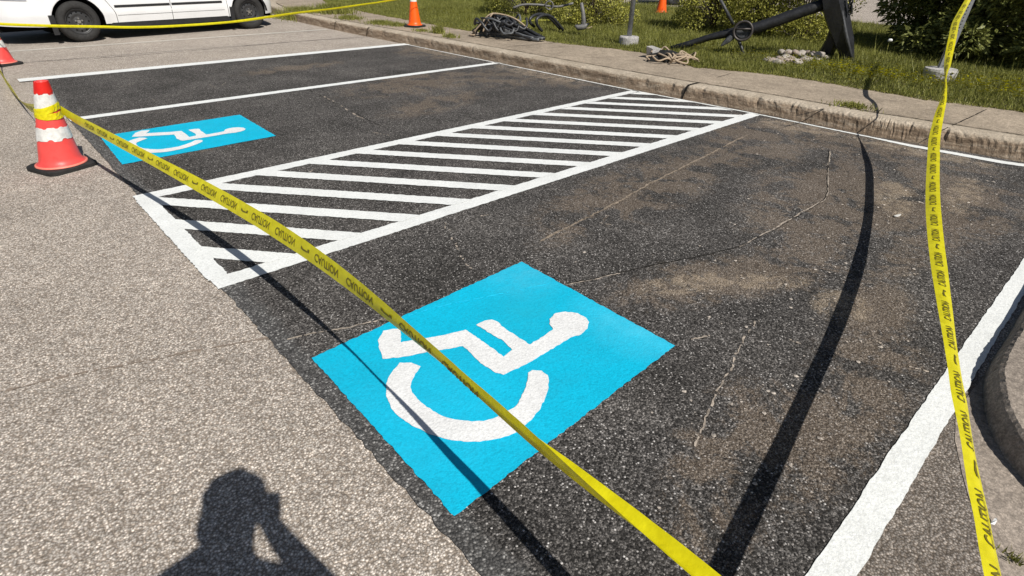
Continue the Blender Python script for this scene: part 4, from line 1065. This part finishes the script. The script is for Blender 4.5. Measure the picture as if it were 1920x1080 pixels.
# ------------------------------------------------------------------ vegetation
M_GRASS = mat_leaf('grass_blades', (0.07, 0.080, 0.015), (0.21, 0.225, 0.042), (0.50, 0.46, 0.14), .3)
M_FLOW = plain('yellow_petals', (.85, .76, .10), .7, .2, var=.3, scale=90); M_FLOWW = plain('white_petals', (.62, .62, .45), .7, .2, var=.3)
def vn(x, y, s_, seed=0):
    a = np.sin(x * s_ * 1.7 + seed) * np.cos(y * s_ * 1.3 + seed * 2.1) + .6 * np.sin(x * s_ * 3.1 + y * s_ * 2.7 + seed) + .4 * np.cos(x * s_ * 6.3 - y * s_ * 5.1)
    return a / 2
def blades(X, Y, Z, Hh, Wd, mat, name):
    n = len(X); a = rng.uniform(0, 2 * np.pi, n); ln = rng.uniform(.1, .8, n) * Hh; b = rng.uniform(0, 2 * np.pi, n)
    dx, dy = np.cos(a) * Wd / 2, np.sin(a) * Wd / 2
    V = np.empty((n, 3, 3)); V[:, 0] = np.stack([X - dx, Y - dy, Z], 1); V[:, 1] = np.stack([X + dx, Y + dy, Z], 1); V[:, 2] = np.stack([X + np.cos(b) * ln, Y + np.sin(b) * ln, Z + Hh], 1)
    return npobj(name, V.reshape(-1, 3), np.arange(n * 3).reshape(n, 3), mat)
def edge_x(y): return np.interp(y, [p.y for p in WB], [p.x for p in WB])
NB = 330000
Y = rng.uniform(-3, 22, NB); u = rng.uniform(0, 1, NB) ** 1.5; E = edge_x(Y); X = E + u * (16.7 - E) - .03 + .05 * vn(X := E, Y, 6)
keep = np.ones(NB, bool); Hh = (.055 + .03 * vn(X, Y, 1.1) + .02 * vn(X, Y, 4)) * rng.uniform(.6, 1.5, NB); Hh = np.clip(Hh, .02, .2)
Hh *= np.interp(X - E, [0, .25, .8, 2.0], [.5, .85, 1.05, 1.45]); tl = (rng.random(NB) < .012); Hh[tl] *= 2.6
o = blades(X, Y, np.full(NB, KH), Hh, rng.uniform(.007, .014, NB), M_GRASS, 'grass'); tag(o, kind='stuff')
# flowers in the lawn
def flowers(name, spots, mat, size):
    Vs = []; 
    for (cx, cy, sx, sy, n) in spots:
        n = int(n * 2.2); x = rng.normal(cx, sx, n); y = rng.normal(cy, sy, n); x = np.maximum(x, edge_x(y) + .05)
        for i in range(n):
            s_ = rng.uniform(.6, 1.2) * size; z = KH + rng.uniform(.07, .12); a = rng.uniform(0, 3)
            Vs.append([(x[i] + s_ * math.cos(a + k * math.pi / 2), y[i] + s_ * math.sin(a + k * math.pi / 2), z + (.004 if k % 2 else .0) - .5 * s_ * math.cos(a + k * math.pi / 2)) for k in range(4)])
    V = np.array(Vs).reshape(-1, 3); o = npobj(name, V, np.arange(len(V)).reshape(-1, 4), mat); tag(o, kind='stuff')
flowers('yellow_flowers', [(8.9, 2.7, .35, .45, 130), (9.2, 1.3, .35, .35, 90), (8.7, .7, .2, .6, 70), (8.6, 2.2, .15, .5, 60), (8.8, 10.2, .4, .5, 60), (9.3, 12.6, .5, .8, 90), (9, 9.3, .5, .6, 30), (8.9, 3.6, .3, .6, 60), (9.0, 5.4, .3, .6, 40)], M_FLOW, .019)
flowers('white_flowers', [(9.2, 1.5, .5, 1.2, 60), (9.4, 6.0, .6, 1.0, 40), (9.0, 11.5, .6, 1.5, 40)], M_FLOWW, .015)
# weed tufts growing from the joints, each one a thing
def tuft(x, y, r_, h, n, label, z=KH, wide=.012):
    d = np.abs(rng.normal(0, .5, n)) * r_; a = rng.uniform(0, 2 * np.pi, n)
    o = blades(x + d * np.cos(a) * 0.7, y + d * np.sin(a), np.full(n, z), h * rng.uniform(.4, 1.1, n), rng.uniform(wide * .6, wide * 1.5, n), M_GRASS, 'weed_tuft'); tag(o, label, 'weeds', 'weeds sprouting along the kerb and sidewalk')
for px, py, r_, h, n, lab in [(822, 62, .18, .16, 500, 'leafy weed tuft on the sidewalk just right of the orange cone'), (845, 70, .18, .08, 350, 'low weed patch at the kerb joint right of the leafy tuft'), (715, 44, .45, .07, 1400, 'strip of low weeds along the kerb joint left of the orange cone'),
                              (655, 35, .40, .08, 1300, 'dense yellowish weeds on the kerb between the van and the orange cone'), (790, 58, .25, .05, 300, 'thin weeds around the base of the orange cone on the sidewalk'), (1600, 200, .25, .05, 450, 'small weed patch in the kerb joint near the tape shadow'),
                              (745, 48, .3, .07, 700, 'weed clump touching the left side of the orange cone base')]:
    p = G(px, py, KH); tuft(p.x, p.y, r_, h, n, lab)
p = G(575, 36); tuft(p.x, p.y + .2, .75, .28, 4500, 'large overgrown clump of weeds spilling off the kerb behind the van', z=.0, wide=.02)
p = G(615, 30, .1); tuft(p.x + .2, p.y + .1, .6, .22, 2600, 'overgrown weeds on the kerb corner right of the van bumper', z=KH, wide=.02)
p = G(1897, 1052); tuft(p.x, p.y, .05, .03, 60, 'tiny weed in the gutter at the bottom right corner', z=.008, wide=.004)
# dandelion clock
p = G(1655, 118, KH); root = empty('dandelion', tuple(p)); tag(root, 'white dandelion clock on a tall stalk in the shade of the right shrub', 'dandelion')
bm = bmesh.new(); add_tube(bm, [(0, 0, 0), (.01, 0, .15), (.0, .01, .31)], .006, 5); bmobj('stalk', bm, M_GRASS, root)
bm = bmesh.new(); bmesh.ops.create_icosphere(bm, subdivisions=2, radius=.035)
for v in bm.verts: v.co *= 1 + random.uniform(-.15, .15); v.co.z = v.co.z * .7 + .32
bmobj('seed_head', bm, plain('seed_fluff', (.8, .8, .78), .9, .1), root)

M_LEAF1 = mat_leaf('shrub_leaves', (0.10, 0.11, 0.018), (0.36, 0.36, 0.055), (0.72, 0.66, 0.20), .3)
M_LEAF2 = mat_leaf('cedar_sprays', (0.04, 0.055, 0.015), (0.15, 0.17, 0.038), (0.45, 0.44, 0.13), .15)
M_TWIG = plain('grey_twigs', (.16, .14, .12), .9, .15, var=.4); M_BARK = plain('brown_bark', (.07, .05, .035), .95, .1, var=.4, scale=20, bump=.5)
def shrub(x, y, rx, ry, h, n, label, mat, kind='leaf', lumps=60, twigs=60, lumpr=.30, zb=.0, leaf=.045, seed=0, name='shrub'):
    r = np.random.default_rng(seed + 100); root = empty(name, (x, y, KH)); tag(root, label, 'shrub', 'shrubs planted behind the sidewalk')
    th = r.uniform(0, 2 * np.pi, lumps); cz = r.uniform(-.15, 1, lumps); rad = np.sqrt(np.clip(1 - np.clip(cz, 0, 1) ** 2.2, .05, 1)) * r.uniform(.62, 1.0, lumps)
    LC = np.stack([np.cos(th) * rad * rx, np.sin(th) * rad * ry, zb + (h - zb) * (.12 + .82 * np.clip(cz, 0, 1))], 1)
    LR = lumpr * r.uniform(.6, 1.3, lumps)
    li = r.integers(0, lumps, n); d = r.normal(0, 1, (n, 3)); d /= np.linalg.norm(d, axis=1)[:, None]
    P = LC[li] + d * (LR[li] * r.uniform(.45, 1.05, n) ** .6)[:, None] * np.array([1, 1, .72])
    ok = P[:, 2] > .02; P = P[ok]; d = d[ok]; n = len(P)
    if kind == 'leaf':
        ax_ = r.normal(0, 1, (n, 3)) + d * .6 + np.array([0, 0, .2]); ln = leaf * r.uniform(.6, 1.3, n); wd = ln * .34
    else:
        ax_ = d * np.array([1, 1, .3]) + r.normal(0, .38, (n, 3)) + np.array([0, 0, -.25]); ln = leaf * r.uniform(.7, 1.7, n); wd = ln * .16
    ax_ /= np.linalg.norm(ax_, axis=1)[:, None]
    nn = r.normal(0, 1, (n, 3)) + np.array([0, 0, 1.2]); sd = np.cross(ax_, nn); sd /= np.linalg.norm(sd, axis=1)[:, None]
    V = np.empty((n, 4, 3)); V[:, 0] = P; V[:, 1] = P + ax_ * (ln * .45)[:, None] + sd * wd[:, None]; V[:, 2] = P + ax_ * ln[:, None]; V[:, 3] = P + ax_ * (ln * .45)[:, None] - sd * wd[:, None]
    npobj('foliage', V.reshape(-1, 3), np.arange(n * 4).reshape(n, 4), mat, root)
    bm = bmesh.new(); rr_ = random.Random(seed)
    for k in range(6): 
        a = rr_.uniform(0, 6.28); e = (rx * .6 * math.cos(a), ry * .6 * math.sin(a), h * .7); add_tube(bm, [(0, 0, -.02), (e[0] * .3, e[1] * .3, h * .35), e], [.04, .028, .012], 6)
    bmobj('trunk', bm, M_BARK, root)
    bm = bmesh.new()
    for k in range(twigs):
        i = rr_.randrange(lumps); e = Vector(LC[i]); e += Vector((rr_.uniform(-.2, .2), rr_.uniform(-.2, .2), rr_.uniform(-.1, .1))); s_ = e * rr_.uniform(.2, .5); m_ = (s_ + e) / 2 + Vector((rr_.uniform(-.1, .1), rr_.uniform(-.1, .1), rr_.uniform(-.08, .08)))
        add_tube(bm, [s_, m_, e], [.009, .006, .003], 4, cap=False)
    bmobj('twigs', bm, M_TWIG, root)
    return root
def front(px, py, r_):
    p = G(px, py, KH); h = p.to_2d().normalized() * r_; return p.x + h.x, p.y + h.y
for (px, py, r_, hh, nn, lab, sd3) in [
    (985, 36, 1.0, 1.6, 17000, 'leafy green shrub behind the bent grey rod, nearest the van', 1), (1108, 54, .95, 1.6, 18000, 'leafy green shrub behind the arching black hoses', 2),
    (1335, 66, .82, 1.7, 16000, 'leafy green shrub just right of the gap with the far orange cone', 3), (1418, 74, .80, 1.7, 16000, 'leafy green shrub directly behind the ring of the anchor', 4),
    (1500, 84, .75, 1.7, 15000, 'leafy green shrub behind the upper shank of the anchor', 5)]:
    x, y = front(px, py, r_); shrub(x, y, r_, r_, hh, nn, lab, M_LEAF1, seed=sd3, lumps=64, twigs=110, lumpr=.25, leaf=.042)
x, y = front(1765, 108, 1.15); shrub(x, y, 1.2, 1.1, 2.0, 24000, 'dark feathery evergreen right of the gap beside the anchor', M_LEAF2, 'frond', seed=6, lumps=100, lumpr=.25, leaf=.09, name='evergreen_shrub')
x, y = front(1845, 128, 1.4); shrub(x, y, 1.4, 1.3, 2.1, 28000, 'dark feathery evergreen directly behind the perforated post', M_LEAF2, 'frond', seed=7, lumps=120, lumpr=.25, leaf=.09, name='evergreen_shrub')
x, y = front(2010, 150, 1.4); shrub(x, y, 1.4, 1.3, 2.1, 14000, 'dark feathery evergreen at the far right edge', M_LEAF2, 'frond', seed=8, lumps=80, lumpr=.28, leaf=.10, name='evergreen_shrub')

# ------------------------------------------------------------------ the photographer (stands behind the lens; the picture shows the shadow)
saz = SHADOW_AZ; dv = Vector((math.cos(saz), math.sin(saz), 0)); pv = Vector((math.sin(saz), -math.cos(saz), 0))
def PP(u, v, z): return pv * u + dv * v + Vector((0, 0, z))
fwd = RR @ Vector((0, 0, -1)); rgt = RR @ Vector((1, 0, 0)); upv = RR @ Vector((0, 1, 0)); camp = Vector((0, 0, CAMH))
J = {'pelvis': (PP(-.12, -.24, .96), .15), 'belly': (PP(-.12, -.24, 1.12), .135), 'chest': (PP(-.12, -.24, 1.32), .15), 'necklow': (PP(-.125, -.20, 1.49), .072), 'neck': (PP(-.115, -.17, 1.55), .065),
     'chin': (PP(-.09, -.145, 1.62), .078), 'head': (PP(-.075, -.135, 1.70), .092), 'crown': (PP(-.06, -.135, 1.765), .07),
     'rsh': (PP(.055, -.28, 1.37), .062), 'rel': (PP(.10, -.12, 1.13), .05), 'rwr': (camp - fwd * .06 + rgt * .05 - upv * .055, .034),
     'lsh': (PP(-.32, -.18, 1.49), .07), 'lel': (PP(-.50, -.09, 1.34), .055), 'lwr': (camp - fwd * .07 - rgt * .06 - upv * .08, .032),
     'rhip': (PP(-.03, -.24, .91), .105), 'rkn': (PP(-.02, -.22, .51), .066), 'ran': (PP(-.01, -.26, .10), .045), 'rto': (PP(.03, -.10, .04), .04),
     'lhip': (PP(-.21, -.24, .91), .105), 'lkn': (PP(-.23, -.22, .51), .066), 'lan': (PP(-.24, -.26, .10), .045), 'lto': (PP(-.24, -.09, .04), .04)}
ED = [('pelvis', 'belly'), ('belly', 'chest'), ('chest', 'necklow'), ('necklow', 'neck'), ('neck', 'chin'), ('chin', 'head'), ('head', 'crown'), ('chest', 'rsh'), ('rsh', 'rel'), ('rel', 'rwr'), ('chest', 'lsh'), ('lsh', 'lel'), ('lel', 'lwr'),
      ('pelvis', 'rhip'), ('rhip', 'rkn'), ('rkn', 'ran'), ('ran', 'rto'), ('pelvis', 'lhip'), ('lhip', 'lkn'), ('lkn', 'lan'), ('lan', 'lto')]
for sgn, w in ((1, 'rwr'), (-1, 'lwr')):                                     # palms, fingers, thumb
    W0 = J[w][0]; pd = (upv * .9 - rgt * sgn * .25).normalized(); k0 = w[0]
    J[k0 + 'palm'] = (W0 + pd * .055, .022); ED.append((w, k0 + 'palm'))
    for i in range(4):
        b = W0 + pd * .075 - fwd * (.02 - .012 * i) + rgt * sgn * .005; c_ = b + (upv * .02 - rgt * sgn * .03); e = c_ - rgt * sgn * .03 + upv * (.012 - .006 * i)
        ln = (.95, 1.0, .95, .8)[i]; e = c_ + (e - c_) * ln
        for nm, p_, r_ in (('a', b, .009), ('b', c_, .0085), ('c', e, .0075)): J[f'{k0}f{i}{nm}'] = (p_, r_)
        ED += [(k0 + 'palm', f'{k0}f{i}a'), (f'{k0}f{i}a', f'{k0}f{i}b'), (f'{k0}f{i}b', f'{k0}f{i}c')]
    J[k0 + 't1'] = (W0 + pd * .03 - rgt * sgn * .025, .011); J[k0 + 't2'] = (W0 + pd * .055 - rgt * sgn * .05, .0095); ED += [(w, k0 + 't1'), (k0 + 't1', k0 + 't2')]
names = list(J); me = bpy.data.meshes.new('person'); me.from_pydata([tuple(J[n][0]) for n in names], [(names.index(a), names.index(b)) for a, b in ED], []); me.update()
person = bpy.data.objects.new('person', me); col.objects.link(person)
sk = person.modifiers.new('skin', 'SKIN'); sv = me.skin_vertices[0].data
for i, n in enumerate(names): sv[i].radius = (J[n][1], J[n][1]); sv[i].use_root = (n == 'pelvis')
sb = person.modifiers.new('smooth', 'SUBSURF'); sb.levels = 2; sb.render_levels = 2
me.materials.append(plain('dark_clothes', (.05, .06, .09), .9, .2))
tag(person, 'person raising a phone with both hands, seen only as a dark shadow on the asphalt', 'person')
bm = bmesh.new(); bmesh.ops.create_icosphere(bm, subdivisions=3, radius=1); hr_ = random.Random(3)
hc_ = PP(-.072, -.145, 1.69)
for v in bm.verts:
    zz = v.co.z; v.co = (pv * (v.co.x * (.098 if zz > -.1 else .062) - (0 if zz > -.1 else .058)) + dv * v.co.y * .09 + Vector((0, 0, zz * (.120 if zz > 0 else .235)))); v.co += v.co.normalized() * hr_.uniform(-.007, .009)
o = bmobj('hair', bm, plain('dark_hair', (.03, .02, .015), .8, .3), person, smooth=True); o.location = hc_
Mp = Matrix.Translation(camp - fwd * .035) @ RR.to_4x4()
bm = bmesh.new(); add_box(bm, -.075, .075, -.037, .037, -.004, .004, Mp); o = bmobj('smartphone', bm, M_GLASS, bevel=.002); tag(o, 'slim dark phone held up by the person, behind the lens', 'phone')
